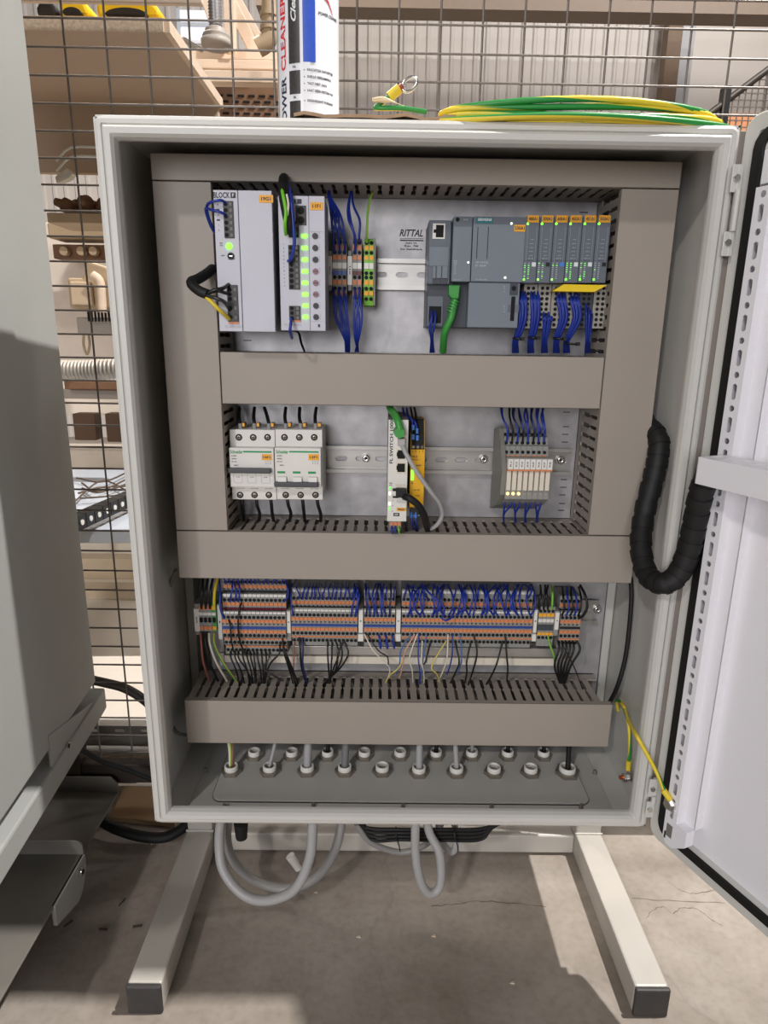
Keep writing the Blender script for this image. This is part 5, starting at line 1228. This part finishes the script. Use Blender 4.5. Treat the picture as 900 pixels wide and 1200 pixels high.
# cardboard scrap
mb = MB(); nn = 16; pts_t = []
for i in range(nn+1):
    px = 346+(533-346)*i/nn; p = P(px, 132, .02); zz_ = TOP+.0022+.0022*math.sin(i*1.3)*(.5+.5*math.cos(i*.5)); pts_t.append((p.x, zz_))
vs = []
for x_, z_ in pts_t: vs += [(x_, .008, z_), (x_, .065, z_+.002), (x_, .065, z_+.0055), (x_, .008, z_+.003)]
mb.add(vs, [(4*i+k, 4*i+(k+1) % 4, 4*i+4+(k+1) % 4, 4*i+4+k) for i in range(nn) for k in range(4)]+[(3, 2, 1, 0), (4*nn, 4*nn+1, 4*nn+2, 4*nn+3)], cardboard)
solo(mb, 'cardboard_scrap', 'curled strip of brown cardboard lying on the cabinet top below the spray can', 'cardboard')
mb = MB(); vs = []
for i in range(13):
    p = P(128+i*5.2, 131, .05); vs += [(p.x, .02, TOP+.0006), (p.x, .06+.006*math.sin(i*1.7), TOP+.0015+.006*abs(math.sin(i*1.1)))]
mb.add(vs, [(2*i, 2*i+2, 2*i+3, 2*i+1) for i in range(12)], pinkpaper)
mb.add([tuple(Vector(v)-Vector((0, 0, .0005))) for v in vs], [(2*i, 2*i+1, 2*i+3, 2*i+2) for i in range(12)], pinkpaper)
solo(mb, 'paper_scrap', 'crumpled pinkish paper on the left part of the cabinet top', 'paper')
# coil of earth cable
coil = thing('earth_cable_coil', 'flat coil of yellow and green cable ending in a ring lug on the cabinet top', 'cable coil', (.1, .08, TOP))
xc0, xc1 = P(500, 130, .05).x, P(838, 140, .05).x
for k in range(7):
    h = TOP+.0020+(k//2)*.0036; a_ = (xc1-xc0)/2-.003*k; b_ = .026-.003*(k % 3); cxx = (xc0+xc1)/2+.002*(k % 2)
    pts = [Vector((cxx+a_*math.cos(t), (.024 if k > 0 else .020)+b_*math.sin(t), h+.0012*math.sin(3*t+k)+(.004 if k > 3 else 0)*abs(math.sin(t)))) for t in [2*math.pi*j/24+k*.3 for j in range(25)]]
    mb = MB().tube(pts, .0028, peyellow, 8, 4, mats=[pegreen, pegreen, pegreen, pegreen, peyellow, peyellow, peyellow, peyellow], twist=.06+.03*k); mb.build('cable_turn', coil)
p_ = [P(500, 131, .045), P(470, 127, .045), P(445, 127, .045), P(440, 126, .05), P(447, 121, .05), P(456, 113, .05)]
mb = MB().tube(p_, .0024, peyellow, 8, 6, mats=[pegreen, pegreen, pegreen, peyellow, peyellow, peyellow, peyellow, pegreen], twist=.05); mb.build('cable_tail', coil)
pa, pb = P(456, 114, .05), P(468, 104, .05); MB().cyl(pa, pb, .0048, peyellow, 14).build('lug_sleeve', coil, bev=.0006)
u_ = (pb-pa).normalized(); MB().cyl(pb, pb+u_*.004, .0030, M('red_core', (150, 70, 60), .4), 12).build('conductor_end', coil)
cen = P(480, 99, .05); mb = MB(); ring = []
for j in range(20):
    t = 2*math.pi*j/20; ring.append(cen+u_*.0080*math.cos(t)+Vector((0, 1, 0)).cross(u_)*.0052*math.sin(t))
mb.tube(ring+[ring[0]], .0016, steel, 8, 2); mb.box(pb.x+.001, pb.x+.006, .0485, .0515, pb.z+.000, pb.z+.0035, steel); mb.build('ring_lug', coil)
pa = P(437, 117, .05); pb = P(482, 128, .05)
mb = MB().tube([pa, P(450, 117, .044), P(462, 120, .043), pb], .0016, M('clear_tape', (222, 205, 170), .3), 6, 5, rf=lambda t: 1+.8*math.sin(6*t)); mb.build('tape_tag', coil)
# ================================================================== MESH FENCE
YFN = .262
fn = thing('mesh_fence', 'dark welded wire mesh fence panel standing behind the cabinet', 'fence', (0, YFN, FLOOR))
sc = (YFN-CAM.y)/(0.33-CAM.y)
pv, ph = .0555*sc, .03345*sc
c0 = CAM.x+(-.457-CAM.x)*sc; r0 = CAM.z+(.774-CAM.z)*sc
wr = .0014
vm = MB().box(-wr, wr, -wr, wr, -.70, .75, wirem)
zmid = .50
o0 = None
zbot = CAM.z+(-.151-CAM.z)*sc
xs_ = [c0+pv*i for i in range(-1, 20)]
for xx in xs_:
    if o0 is None:
        o0 = MB().cyl((xx, YFN, zbot), (xx, YFN, 1.25), wr, wirem, 8).build('vertical_wire', fn); bx = xx
    else:
        q = o0.copy(); COL.objects.link(q); q.location.x += xx-bx
o0 = None; zz_ = r0
while zz_ > zbot+.005: zz_ -= ph
z_start = zz_+ph
j = 0
while z_start+ph*j < 1.26:
    z_ = z_start+ph*j
    if o0 is None: o0 = MB().cyl((xs_[0]-.03, YFN-.0024, z_), (xs_[-1]+.03, YFN-.0024, z_), wr, wirem, 8).build('horizontal_wire', fn); bz = z_
    else:
        q = o0.copy(); COL.objects.link(q); q.location.z += z_-bz
    j += 1
MB().box(xs_[0]-.03, xs_[-1]+.03, YFN-.008, YFN+.010, zbot-.034, zbot+.001, M('fence_rail_dark', (58, 50, 44), .5, noise=.15)).build('bottom_rail', fn, bev=.0015)
MB().box(xs_[0]-.06, xs_[0]-.03, YFN-.012, YFN+.018, FLOOR, 1.28, MATS['fence_rail_dark']).build('post', fn, bev=.002)
MB().box(xs_[-1]+.03, xs_[-1]+.06, YFN-.012, YFN+.018, FLOOR, 1.28, MATS['fence_rail_dark']).build('post', fn, bev=.002)
# ================================================================== LEFT MACHINE
mc = thing('machine_cabinet', 'big grey machine housing at the left edge, on a frame of square bars', 'machine', (-.6, 0, FLOOR))
def mx(y): return -.424-.075*y
yn, yf_ = -.135, .183
zb = .088
MB().add([(mx(yn), yn, zb), (mx(yf_), yf_, zb), (mx(yf_), yf_, 1.45), (mx(yn), yn, 1.45), (-.95, yn, zb), (-.95, yf_, zb), (-.95, yf_, 1.45), (-.95, yn, 1.45)],
    [(0, 1, 2, 3), (5, 4, 7, 6), (1, 5, 6, 2), (4, 0, 3, 7), (3, 2, 6, 7), (0, 4, 5, 1)], machgrey).build('housing', mc, bev=.003)
def my(px, py, off=0):   # point on the machine face plane
    d = RIGHT*((px-450)/F)+DOWN*((py-600)/F)+FWD
    # x + .075 y = -.424+off
    t = (-.424+off-(CAM.x+.075*CAM.y))/(d.x+.075*d.y); return CAM+d*t
A1 = my(57, 860); B1 = my(61, 905); C1 = my(122, 818); D1 = my(100, 862)
mb = MB()
q = [my(57, 862, .001), my(62, 907, .001), my(121, 832, .001), my(120, 815, .001)]
mb.add(q+[v+Vector((-.003, 0, 0)) for v in q], [(0, 1, 2, 3), (7, 6, 5, 4), (0, 4, 5, 1), (1, 5, 6, 2), (2, 6, 7, 3), (3, 7, 4, 0)], machgrey); mb.build('corner_plate', mc, bev=.0006)
q = my(78, 874, .001); MB().cyl(q, q+Vector((.003, 0, 0)), .0050, steel, 14).cyl(q+Vector((.003, 0, 0)), q+Vector((.0034, 0, 0)), .0032, blackhole, 6).build('socket_bolt', mc)
# square bar along the base
def bar(ya, yb2, zt, h, xo, wd, name, mat):
    mb = MB(); a_, b_ = mx(ya)+xo, mx(yb2)+xo
    mb.add([(a_, ya, zt-h), (b_, yb2, zt-h), (b_, yb2, zt), (a_, ya, zt), (a_-wd, ya, zt-h), (b_-wd, yb2, zt-h), (b_-wd, yb2, zt), (a_-wd, ya, zt)],
        [(0, 1, 2, 3), (5, 4, 7, 6), (1, 5, 6, 2), (4, 0, 3, 7), (3, 2, 6, 7), (0, 4, 5, 1)], mat)
    return mb.build(name, mc, bev=.003)
bar(-.22, .205, .066, .034, .004, .038, 'base_bar', machgrey)
bar(-.2, .16, -.04, .003, -.06, .3, 'inner_floor', machdark)
# outrigger plates
mb = MB(); z_ = -.145; ya = P(141, 924, z=z_).y-.006; xr = P(141, 924, z=z_).x
mb.box(xr-.30, xr, -.02, ya, z_-.003, z_, machdark)
mb.prism_y([(xr-.30, z_), (xr, z_), (xr, z_+.016), (xr-.010, z_+.028), (xr-.30, z_+.028)], ya-.003, ya, machdark); mb.build('rear_bracket', mc, bev=.001)
z_ = -.13; p1 = P(99, 1000, z=z_); mb = MB(); xr = p1.x; ya = p1.y
mb.box(xr-.30, xr, -.30, ya, z_-.003, z_, machdark)
pf = [(xr-.30, z_), (xr, z_), (xr, z_+.010)]+[(xr-.012+.012*math.cos(t), z_+.012+.012*math.sin(t)) for t in (0.3, .8, 1.3, 1.57)]+[(xr-.30, z_+.024)]
mb.prism_y(pf, ya-.003, ya, machdark); mb.build('front_bracket', mc, bev=.001)
mb = MB(); n_ = 10
arc = [(ya-.001, z_)]+[(ya-.034+.034*math.cos(t), z_-.0+(-.050)*math.sin(t)) for t in [math.pi/2*k/n_*1.0 for k in range(1, n_+1)]]+[(ya-.09, z_-.030), (ya-.09, z_)]
mb.prism_x(arc[::-1], xr-.004, xr+.0015, machgrey); mb.build('curved_side_plate', mc, bev=.0008)
q = Vector((xr+.0015, ya-.020, z_-.012)); MB().cyl(q, q+Vector((.004, 0, 0)), .0065, steel, 14).cyl(q+Vector((.004, 0, 0)), q+Vector((.0045, 0, 0)), .0035, blackhole, 6).build('socket_bolt', mc)
MB().box(xr-.1, xr-.07, -.1, .05, FLOOR, z_-.003, machdark).build('support_leg', mc)
MB().box(-.62, -.58, -.1, .05, FLOOR, .09, machdark).build('support_leg', mc)
MB().box(-.9, -.86, -.1, .15, FLOOR, .09, machdark).build('support_leg', mc)
# ================================================================== FLOOR LEVEL BITS, LEFT
wire([P(118, 962, z=-.205), P(138, 972, z=-.21), P(165, 980, z=-.218), P(193, 981, z=-.218), P(215, 970, z=-.21), P(228, 955, z=-.20), P(236, 940, z=-.19)], .0085, rubber, 'black_hose', 'black rubber hose curving over the floor left of the cabinet', 'hose', n=12, seg=8)
wire([P(95, 878, .20), P(120, 892, .215), P(150, 902, .225), P(175, 912, .23), P(200, 925, .235)], .0042, rubber, 'black_cable', 'black cable slanting down in front of the fence bottom', 'cable', n=8)
wire([P(100, 795, .33), P(122, 800, .33), P(145, 806, .33), P(166, 818, .33), P(185, 835, .33)], .0078, M('hose_olive', (60, 56, 50), .5), 'black_hose', 'dark hose arching behind the fence beside the machine', 'hose', n=12)
q0 = P(124, 962, z=-.229); q1 = P(186, 990, z=-.229); 
pp = [P(128, 958, z=-.226), P(205, 966, z=-.226), P(215, 926, z=-.226), P(146, 922, z=-.226)]
solo(MB().prism_z([(p.x, p.y) for p in pp], FLOOR+.0002, FLOOR+.009, M('tan_board', (176, 146, 112), .7, noise=.08, nscale=12)), 'floor_board', 'flat tan board on the floor in front of the fence', 'board', bev=.001)
q = P(180, 989, z=FLOOR); mb = MB(); rr = random.Random(5)
for k in range(12):
    c = Vector((q.x+rr.uniform(-.009, .009), q.y+rr.uniform(-.006, .006), FLOOR+rr.uniform(.001, .007))); mb.add([c+Vector((rr.uniform(-.006, .006), rr.uniform(-.006, .006), rr.uniform(-.001, .006))) for _ in range(3)], [(0, 1, 2)], pinkpaper)
solo(mb, 'paper_shred', 'small tuft of white shredded wrap on the floor by the black hose', 'scrap')
for i, (px, py, rt) in enumerate(((80, 1083, .9), (121, 1090, -.1), (161, 1086, .2), (143, 1058, 1.2))):
    p = P(px, py, z=FLOOR); c_, s_ = math.cos(rt)*.006, math.sin(rt)*.006
    solo(MB().prism_z([(p.x-c_, p.y-s_-.0015), (p.x+c_, p.y+s_-.0015), (p.x+c_, p.y+s_+.0015), (p.x-c_, p.y-s_+.0015)], FLOOR, FLOOR+.002, MATS['cord_dark'] if 'cord_dark' in MATS else M('splinter_dark', (70, 60, 52), .7)), 'wood_splinter', 'tiny dark splinter on the floor left of the stand', 'splinter', 'dark splinters left of the stand')
for i, (px, py) in enumerate(((370, 1046), (508, 1097), (420, 1098), (600, 1152))):
    p = P(px, py, z=FLOOR); solo(MB().prism_z([(p.x-.003, p.y-.001), (p.x+.003, p.y-.002), (p.x+.002, p.y+.002)], FLOOR, FLOOR+.0015, chip), 'floor_crumb', 'tiny pale crumb on the floor under the cabinet', 'crumb', 'pale crumbs on the floor')
# ================================================================== BACKGROUND BEYOND THE FENCE
# shelf with chipboard underside
ZS = 1.045
def bx(px, py, y): return P(px, py, y)
p_near = P(195, 38, y=.60); zsh = p_near.z
pr_n = P(195, 38, z=zsh); pr_f = P(268, 128, z=zsh); 
shelf = thing('shelf_board', 'thick chipboard shelf seen from below behind the fence', 'shelf', (-.7, .8, zsh))
MB().box(-1.6, pr_n.x-.004, pr_n.y, pr_f.y, zsh, zsh+.020, tanboard).box(-1.6, pr_n.x-.004, pr_n.y-.003, pr_n.y, zsh, zsh+.020, chip).build('panel', shelf)
MB().box(pr_n.x-.004, pr_n.x+.006, pr_n.y, pr_f.y, zsh, zsh+.020, pine).build('edge_strip', shelf)
MB().box(-1.6, -1.55, pr_n.y, pr_f.y, FLOOR, zsh, tanmetal).build('shelf_support', shelf)
MB().box(-1.5, pr_f.x-.02, pr_f.y-.02, pr_f.y, P(90, 205, y=pr_f.y).z, zsh, tanboard).build('rear_panel', shelf)
# yellow tools
def lump(px0, px1, py0, py1, y, mat, label, name, dark=True):
    a, b, c, d = RC(px0, px1, py0, py1, y); t_ = thing(name, label, 'tool', ((a+b)/2, y, c))
    h = d-c; w_ = b-a
    MB().prism_y([(a, c), (b, c), (b+w_*.02, c+h*.4), (b-w_*.15, d), (a+w_*.2, d+h*.1), (a-w_*.02, c+h*.6)], y, y+.08, mat).build('body', t_, bev=.006)
    if dark: MB().prism_y([((a+b)/2+w_*.34*math.cos(t0), c+h*.36*math.sin(t0)) for t0 in [math.pi*j/14 for j in range(15)]], y-.012, y, black).build('guard', t_, bev=.002)
ysh = pr_n.y+.03
lump(113, 186, -4, 21, ysh, toolyellow, 'yellow power tool with a round black guard lying on the shelf', 'power_tool')
lump(70, 103, -2, 19, ysh, toolyellow, 'yellow hand tool partly hidden by the fence wires, on the shelf', 'power_tool')
lump(42, 66, 2, 19, ysh, black, 'black tool case at the left end of the shelf', 'tool_case', False)
a = P(45, 7, .58); b = P(238, 7, .58)
solo(MB().box(a.x-.3, b.x, .575, .585, P(140, 5, .58).z, P(140, -22, .58).z, pine), 'wood_plank', 'pale pine plank running above the yellow tools', 'plank', bev=.002)
# wooden frame, diagonal beams
def beam(p0, p1, wd, th, label, name='timber_beam', mat=pine):
    p0, p1 = Vector(p0), Vector(p1); d_ = (p1-p0).normalized(); u = Vector((0, 1, 0)); v = d_.cross(u).normalized()
    mb = MB(); vs = []
    for p in (p0, p1):
        for su, sv in ((-1, -1), (1, -1), (1, 1), (-1, 1)): vs.append(p+u*th/2*su+v*wd/2*sv)
    mb.add(vs, [(0, 3, 2, 1), (4, 5, 6, 7), (0, 1, 5, 4), (1, 2, 6, 5), (2, 3, 7, 6), (3, 0, 4, 7)], mat)
    return solo(mb, name, label, 'beam', bev=.002)
beam(P(236, -12, 1.5), P(262, 62, 1.5), .02, .03, 'left diagonal pale timber behind the bellows')
beam(P(262, -12, 1.55), P(302, 66, 1.55), .035, .04, 'middle diagonal pale timber beside the spray can')
beam(P(272, -12, 1.7), P(318, 70, 1.7), .022, .03, 'right diagonal pale timber nearest the spray can')
beam(P(269, -10, 1.45), P(270, 62, 1.45), .03, .03, 'upright pale timber post left of the spray can')
for i, (yt, yb3, yy) in enumerate(((60, 70, 1.5), (70, 81, 1.45), (83, 97, 1.4))):
    a, b, c, d = RC((222, 216, 232)[i], 392, yt, yb3, yy)
    solo(MB().box(a, b, yy, yy+.05, c, d, pine), 'timber_beam', '%s horizontal pine board behind the fence left of the spray can' % ('topmost', 'middle', 'lowest')[i], 'beam', bev=.002)
a, b, c, d = RC(250, 390, 103, 150, 1.3)
vm = thing('vent_grille', 'dark brown perforated sheet behind the fence left of the spray can', 'grille', (a, 1.3, c))
MB().box(a, b, 1.30, 1.33, FLOOR, d, brownm).build('sheet', vm)
mb = MB()
for r in range(4):
    for k in range(int((b-a)/.028)-1): X = a+.01+.028*k+(r % 2)*.014; Z = d-.02-.014*r; mb.box(X, X+.017, 1.297, 1.301, Z-.0022, Z+.0022, blackhole)
mb.build('perforation', vm)
# threaded rod with grey bellows
bl = thing('bellows', 'grey ribbed bellows on a threaded rod hanging over the wooden boards', 'bellows', tuple(P(254, 58, 1.2)))
top_ = P(254, -14, 1.2); bot_ = P(254, 56, 1.2); mb = MB(); prof = []
H_ = top_.z-bot_.z; zz_ = H_
for k in range(12): prof += [(.011, H_*(1-k*.055)), (.017, H_*(1-k*.055-.027))]
mb.lathe(bot_, (0, 0, 1), prof+[(.01, H_*.34)], M('spring_grey', (150, 148, 150), .4, .4), 18); mb.build('spring', bl)
MB().lathe(bot_, (0, 0, 1), [(.0, 0), (.036, 0), (.038, H_*.12), (.026, H_*.14), (.034, H_*.18), (.032, H_*.22), (.022, H_*.24), (.027, H_*.29), (.017, H_*.34), (0, H_*.34)], M('bellows_grey', (176, 168, 160), .5), 24).build('bellows_cone', bl)
mb = MB().tube([P(214, 45, 1.25), P(225, 52, 1.25), P(238, 59, 1.25)], .006, silver, 8); solo(mb, 'steel_tube', 'short slanting steel tube left of the bellows', 'tube')
# window
wn = thing('window_1', '', 'window', tuple(P(231, 40, 3.0)));
del wn['label']; del wn['category']; wn['kind'] = 'structure'
a, b, c, d = RC(212, 251, 12, 47, 4.5)
MB().box(a, b, 4.5, 4.55, c, d, M('window_bright', (238, 240, 248), .3, emit=.6)).build('pane', wn); 
mb = MB(); mb.box(a, b, 4.48, 4.5, (c+d)/2-.01, (c+d)/2+.01, sheetblue).box(a-.02, a, 4.47, 4.5, c, d, sheetblue).box(b, b+.02, 4.47, 4.5, c, d, sheetblue); mb.build('window_frame', wn)
# tan pipe elbow
mb = MB().tube([P(317, -20, 1.2), P(317, 15, 1.2), P(317, 38, 1.2), P(311, 50, 1.2), P(302, 56, 1.2)], .022, tanmetal, 16)
for py in (18, 34): q = P(317, py, 1.2); mb.cyl(q+Vector((0, 0, .005)), q-Vector((0, 0, .005)), .026, tanmetal, 16)
solo(mb, 'pipe_elbow', 'tan pipe bend hanging left of the spray can', 'pipe')
# roof beam, post at the right, light sheet
a = P(300, 12, 3.6); b = P(1100, 20, 3.6)
solo(MB().box(a.x, b.x, 3.6, 3.75, P(620, 12, 3.6).z, P(620, 12, 3.6).z+.35, M('beam_dark', (120, 104, 90), .6)), 'steel_beam', 'dark brown horizontal beam across the top, far behind the fence', 'beam')
a0, a1 = P(795, 12, 4.4), P(781, 126, 4.4); xx = (a0.x+a1.x)/2
solo(MB().box(xx-.045, xx+.05, 4.40, 4.5, FLOOR, 3.6, postbrown), 'wall_post', 'brown upright post in front of the pale rear wall', 'post')
solo(MB().box(xx+.05, xx+.16, 4.46, 4.56, FLOOR, 3.6, M('strip_grey', (178, 178, 180), .5)), 'wall_post', 'pale grey upright column right of the brown post', 'post')
# guard mesh on the right, further away
gd = thing('guard_fence', 'dark fine mesh guard panel with sloping top rail at the far right', 'fence', tuple(P(860, 145, 2.0)))
YG = 2.0
g0 = P(828, 136, YG); g1 = P(905, 78, YG); g2x = P(960, 40, YG)
mb = MB()
mb.tube([g0, g1, g2x], .013, MATS['fence_rail_dark'], 6); mb.build('top_rail', gd)
pz0 = P(850, 110, YG); MB().box(pz0.x-.012, pz0.x+.012, YG-.02, YG+.02, FLOOR, pz0.z+.02, black).build('post', gd)
mb = MB(); slope = (g2x.z-g0.z)/(g2x.x-g0.x); xq = g0.x
while xq < g2x.x: mb.box(xq-.0018, xq+.0018, YG, YG+.003, 1.0, g0.z+slope*(xq-g0.x), wirem); xq += .022
zq = 1.0
while zq < g2x.z:
    xs0 = g0.x+(zq-g0.z)/slope if zq > g0.z else g0.x; mb.box(xs0, g2x.x, YG-.003, YG, zq-.0018, zq+.0018, wirem); zq += .022
mo = mb.build('mesh_infill', gd, kind='stuff')
a, b, c, d = RC(835, 1000, 133, 200, 2.6); solo(MB().box(a, b, 2.6, 2.8, c, d, M('orange_paint', (208, 140, 96), .6, noise=.1)), 'orange_crate', 'orange low crate seen through the far right mesh guard', 'crate')
# machinery seen in the gap left of the cabinet -------------------------
def slab(px0, px1, py0, py1, y, mat, name, label, cat, dep=.08, bev=.003):
    a, b, c, d = RC(px0, px1, py0, py1, y); return solo(MB().box(a, b, y, y+dep, c, d, mat), name, label, cat, bev=bev)
# bench machine: white column, tan gearbox, arms
a, b, c, d = RC(55, 230, 262, 486, 1.5)
bm_ = thing('woodworking_machine', 'tan and white woodworking machine seen through the gap left of the cabinet', 'machine', ((a+b)/2, 1.5, FLOOR))
MB().box(a-.15, b, 1.5, 1.56, c, d, M('machine_white', (232, 220, 206), .5)).build('rear_cover', bm_, bev=.003)
def mpart(px0, px1, py0, py1, y, mat, name, dep=.06, bev=.003):
    a, b, c, d = RC(px0, px1, py0, py1, y); MB().box(a, b, y, y+dep, c, d, mat).build(name, bm_, bev=bev)
mpart(56, 190, 262, 280, 1.32, tanmetal, 'upper_rail', .1)
mpart(62, 190, 287, 304, 1.36, brownm, 'slide')
for px in (78, 98, 112): q = P(px, 295, 1.355); MB().cyl(q, q+Vector((0, -.02, 0)), .012, tanmetal, 12).build('slide_knob', bm_)
a, b, c, d = RC(80, 140, 326, 362, 1.2)
MB().prism_y([(a, c), (b, c), (b, d+.02), (a+(b-a)*.4, d+.045), (a+(b-a)*.3, d), (a, d)], 1.2, 1.34, tanmetal).build('gearbox', bm_, bev=.006)
a, b, c, d = RC(83, 108, 330, 358, 1.19); MB().box(a, b, 1.185, 1.2, c, d, M('tan_cover', (200, 178, 150), .5)).build('gearbox_cover', bm_, bev=.004)
q = P(112, 345, 1.18); MB().tube([P(108, 322, 1.18), P(117, 330, 1.18), P(119, 350, 1.18), P(120, 366, 1.18)], .012, pine, 10).build('curved_lever', bm_)
mpart(90, 130, 372, 392, 1.25, ductm, 'motor', .1)
mb = MB()
for k in range(8): q = P(104+k*4, 368, 1.24); mb.box(q.x-.002, q.x+.002, 1.235, 1.24, q.z-.02, q.z+.012, blackhole)
mb.build('motor_fins', bm_)
mb = MB().tube([P(98, 392, 1.3), P(98, 405, 1.3), P(102, 415, 1.3), P(105, 404, 1.3), P(104, 392, 1.3)], .004, tanmetal, 6); mb.build('cord_loop', bm_)
mpart(75, 190, 447, 457, 1.25, brownm, 'lower_rail')
mpart(70, 190, 457, 468, 1.28, ductm, 'table_edge')
mpart(86, 112, 485, 516, 1.34, M('door_brown', (92, 66, 46), .6), 'brown_hatch', .05)
mpart(124, 150, 485, 518, 1.34, MATS['door_brown'], 'brown_hatch', .05)
MB().box(P(60, 520, 1.5).x, P(190, 520, 1.5).x, 1.37, 1.5, FLOOR, P(120, 520, 1.5).z, M('pedestal_white', (214, 204, 190), .5)).build('pedestal', bm_)
# brown castings and white wire rack under the shelf
wr_ = thing('wire_rack', 'white bent wire rack under the shelf behind the fence', 'rack', tuple(P(80, 190, .7)))
MB().tube([P(66, 189, .7), P(83, 173, .7), P(120, 173, .7)], .0022, white, 8, 3).build('upper_rod', wr_)
MB().tube([P(66, 201, .7), P(84, 184, .7), P(120, 184, .7)], .0022, white, 8, 3).build('lower_rod', wr_)
MB().prism_y([(P(66, 215, .7).x, P(66, 215, .7).z), (P(80, 209, .7).x, P(80, 209, .7).z), (P(85, 203, .7).x, P(85, 203, .7).z), (P(78, 196, .7).x, P(78, 196, .7).z), (P(64, 207, .7).x, P(64, 207, .7).z)], .7, .72, M('hook_white', (214, 206, 190), .5)).build('hook_plate', wr_, bev=.002)
ct = thing('casting_pile', 'brown cast machine fittings on a tan ledge behind the fence', 'fittings', tuple(P(95, 255, .9)))
for i, (px, py, r_) in enumerate(((75, 240, .016), (88, 244, .02), (100, 238, .018), (112, 246, .02), (122, 240, .016))):
    q = P(px, py, .9+.03*(i % 2)); MB().lathe(q, (.3*(i-2), -1, .2), [(0, .02), (r_*.5, .02), (r_*.6, .005), (r_, 0), (r_*.9, -.02), (0, -.03)], brownm, 14).build('fitting', ct)
a, b, c, d = RC(55, 190, 250, 262, .88); MB().box(a, b, .88, 1.0, c, d, M('ledge_tan', (190, 168, 140), .6)).build('ledge', ct, bev=.002)
# silver flexible duct
hp = [P(70, 434, .95), P(95, 434, .95), P(120, 433, .95), P(150, 431, .95), P(188, 429, .95)]
cp = catmull(hp, 10); mb = MB(); mb.tube(hp, .024, silver, 16, 60, rf=lambda t: 1+.05*math.sin(t*150))
solo(mb, 'flexible_duct', 'ribbed silver flexible hose crossing the gap behind the fence', 'hose')
# bench with sheets, drag chain, cables
a = P(40, 548, z=.40); 
sheet = [P(60, 620, z=.20), P(240, 620, z=.20), P(240, 550, z=.20), P(60, 550, z=.20)]
tb_ = thing('side_table', 'low table with a bluish white top in the gap left of the cabinet', 'table', (sheet[0].x, sheet[0].y, FLOOR))
MB().prism_z([(p.x, p.y) for p in sheet], .17, .20, sheetblue).build('table_top', tb_, bev=.002)
for p in sheet: MB().box(p.x*.98-.01, p.x*.98+.01, p.y*.98-.01, p.y*.98+.01, -.10 if p.y < 1.35 else FLOOR, .17, tanmetal).build('leg', tb_)
bn = thing('low_bench', 'long cream bench top behind the fence, in the gap left of the cabinet', 'bench', (-.7, .9, FLOOR))
z_ = -.10
pb_ = [P(70, 846, z=z_), P(260, 846, z=z_)]; yn_ = pb_[0].y; yf2 = 1.2
MB().box(-1.4, -.42, yn_, min(yf2, 2.2), z_-.03, z_, creamtop).build('bench_top', bn, bev=.003)
for zz2, wdt in ((-.07, .02), (-.04, .015)):
    q = P(120, 690 if zz2 < -.05 else 655, z=zz2); MB().box(-1.4, -.42, q.y, q.y+.05, z_, zz2, M('fence_strip_cream', (214, 196, 170), .6)).build('bench_ledge', bn, bev=.002)
for xx in (-1.36, -.9, -.48): MB().box(xx, xx+.04, yn_+.05, yn_+.09, FLOOR, z_-.03, tanmetal).build('bench_leg', bn)
# perforated grey bar in front of the bench and rods
YB = yn_-.03
ra, rb, rc, rd = RC(115, 260, 852, 862, YB)
pb2 = thing('slotted_bar', 'grey perforated steel bar low behind the fence', 'bar', ((ra+rb)/2, YB, rc)); mb = MB(); xq = ra-.3
while xq < rb: mb.cell(xq+.0225, (rc+rd)/2, .045, rd-rc, .009, .0035, YB, YB+.0015, zinc, rnd=True); xq += .045
mb.box(ra-.3, rb, YB, YB+.02, rd, rd+.0015, zinc).box(ra-.3, rb, YB+.02, YB+.021, rc, rd, white); mb.build('bar_profile', pb2)
mb = MB().box(ra-.3, ra-.28, YB, YB+.02, FLOOR, rc, zinc).box(rb-.02, rb, YB, YB+.02, FLOOR, rc, zinc); mb.build('bar_foot', pb2)
wire([P(60, 870, YB-.005), P(120, 868, YB-.005), P(165, 867, YB-.005), P(180, 866, YB-.005)], .010, ductdark, 'dark_hose', 'dark grey hose lying under the perforated bar behind the fence', 'hose', n=10)
wire([P(60, 880, YB-.02), P(120, 879, YB-.02), P(172, 880, YB-.02), P(182, 881, YB-.02)], .008, white, 'white_pipe', 'white pipe lying lowest behind the fence', 'pipe', n=10)
# drag chain and scribbled cables on the sheet
dc = thing('drag_chain', 'black plastic drag chain with round holes lying on the sheet behind the fence', 'cable chain', tuple(P(120, 600, z=.23)))
pA, pB = P(84, 614, z=.23), P(165, 578, z=.23); dv = (pB-pA)
for k in range(9):
    c = pA+dv*(k+.5)/9; u = dv.normalized(); q = MB(); L_ = dv.length/9*.46
    nrm = Vector((-u.y, u.x, 0))
    vs = [c+u*su*L_+nrm*sn_*.012+Vector((0, 0, sz*.014)) for su in (-1, 1) for sn_ in (-1, 1) for sz in (-1, 1)]
    q.add(vs, [(0, 1, 3, 2), (4, 6, 7, 5), (0, 4, 5, 1), (2, 3, 7, 6), (0, 2, 6, 4), (1, 5, 7, 3)], black)
    q.cyl(c-nrm*.0135, c-nrm*.0120, .0055, white, 10); q.build('chain_link', dc)
rr = random.Random(9)
for k in range(6):
    z_ = .215; p0 = P(90+rr.uniform(-8, 8), 560+k*6, z=z_); p1 = P(125+rr.uniform(-8, 8), 560+rr.uniform(0, 30), z=z_); p2 = P(165, 545+k*8, z=z_)
    solo(MB().tube([p0, p1, p2], .0022, M('cord_dark', (92, 76, 64), .6), 6), 'thin_cord', 'thin brown cord lying across the bluish sheet behind the fence', 'cord', 'brown cords on the bluish sheet')
# tidy helper properties
for o in bpy.data.objects:
    if '_w' in o: del o['_w']
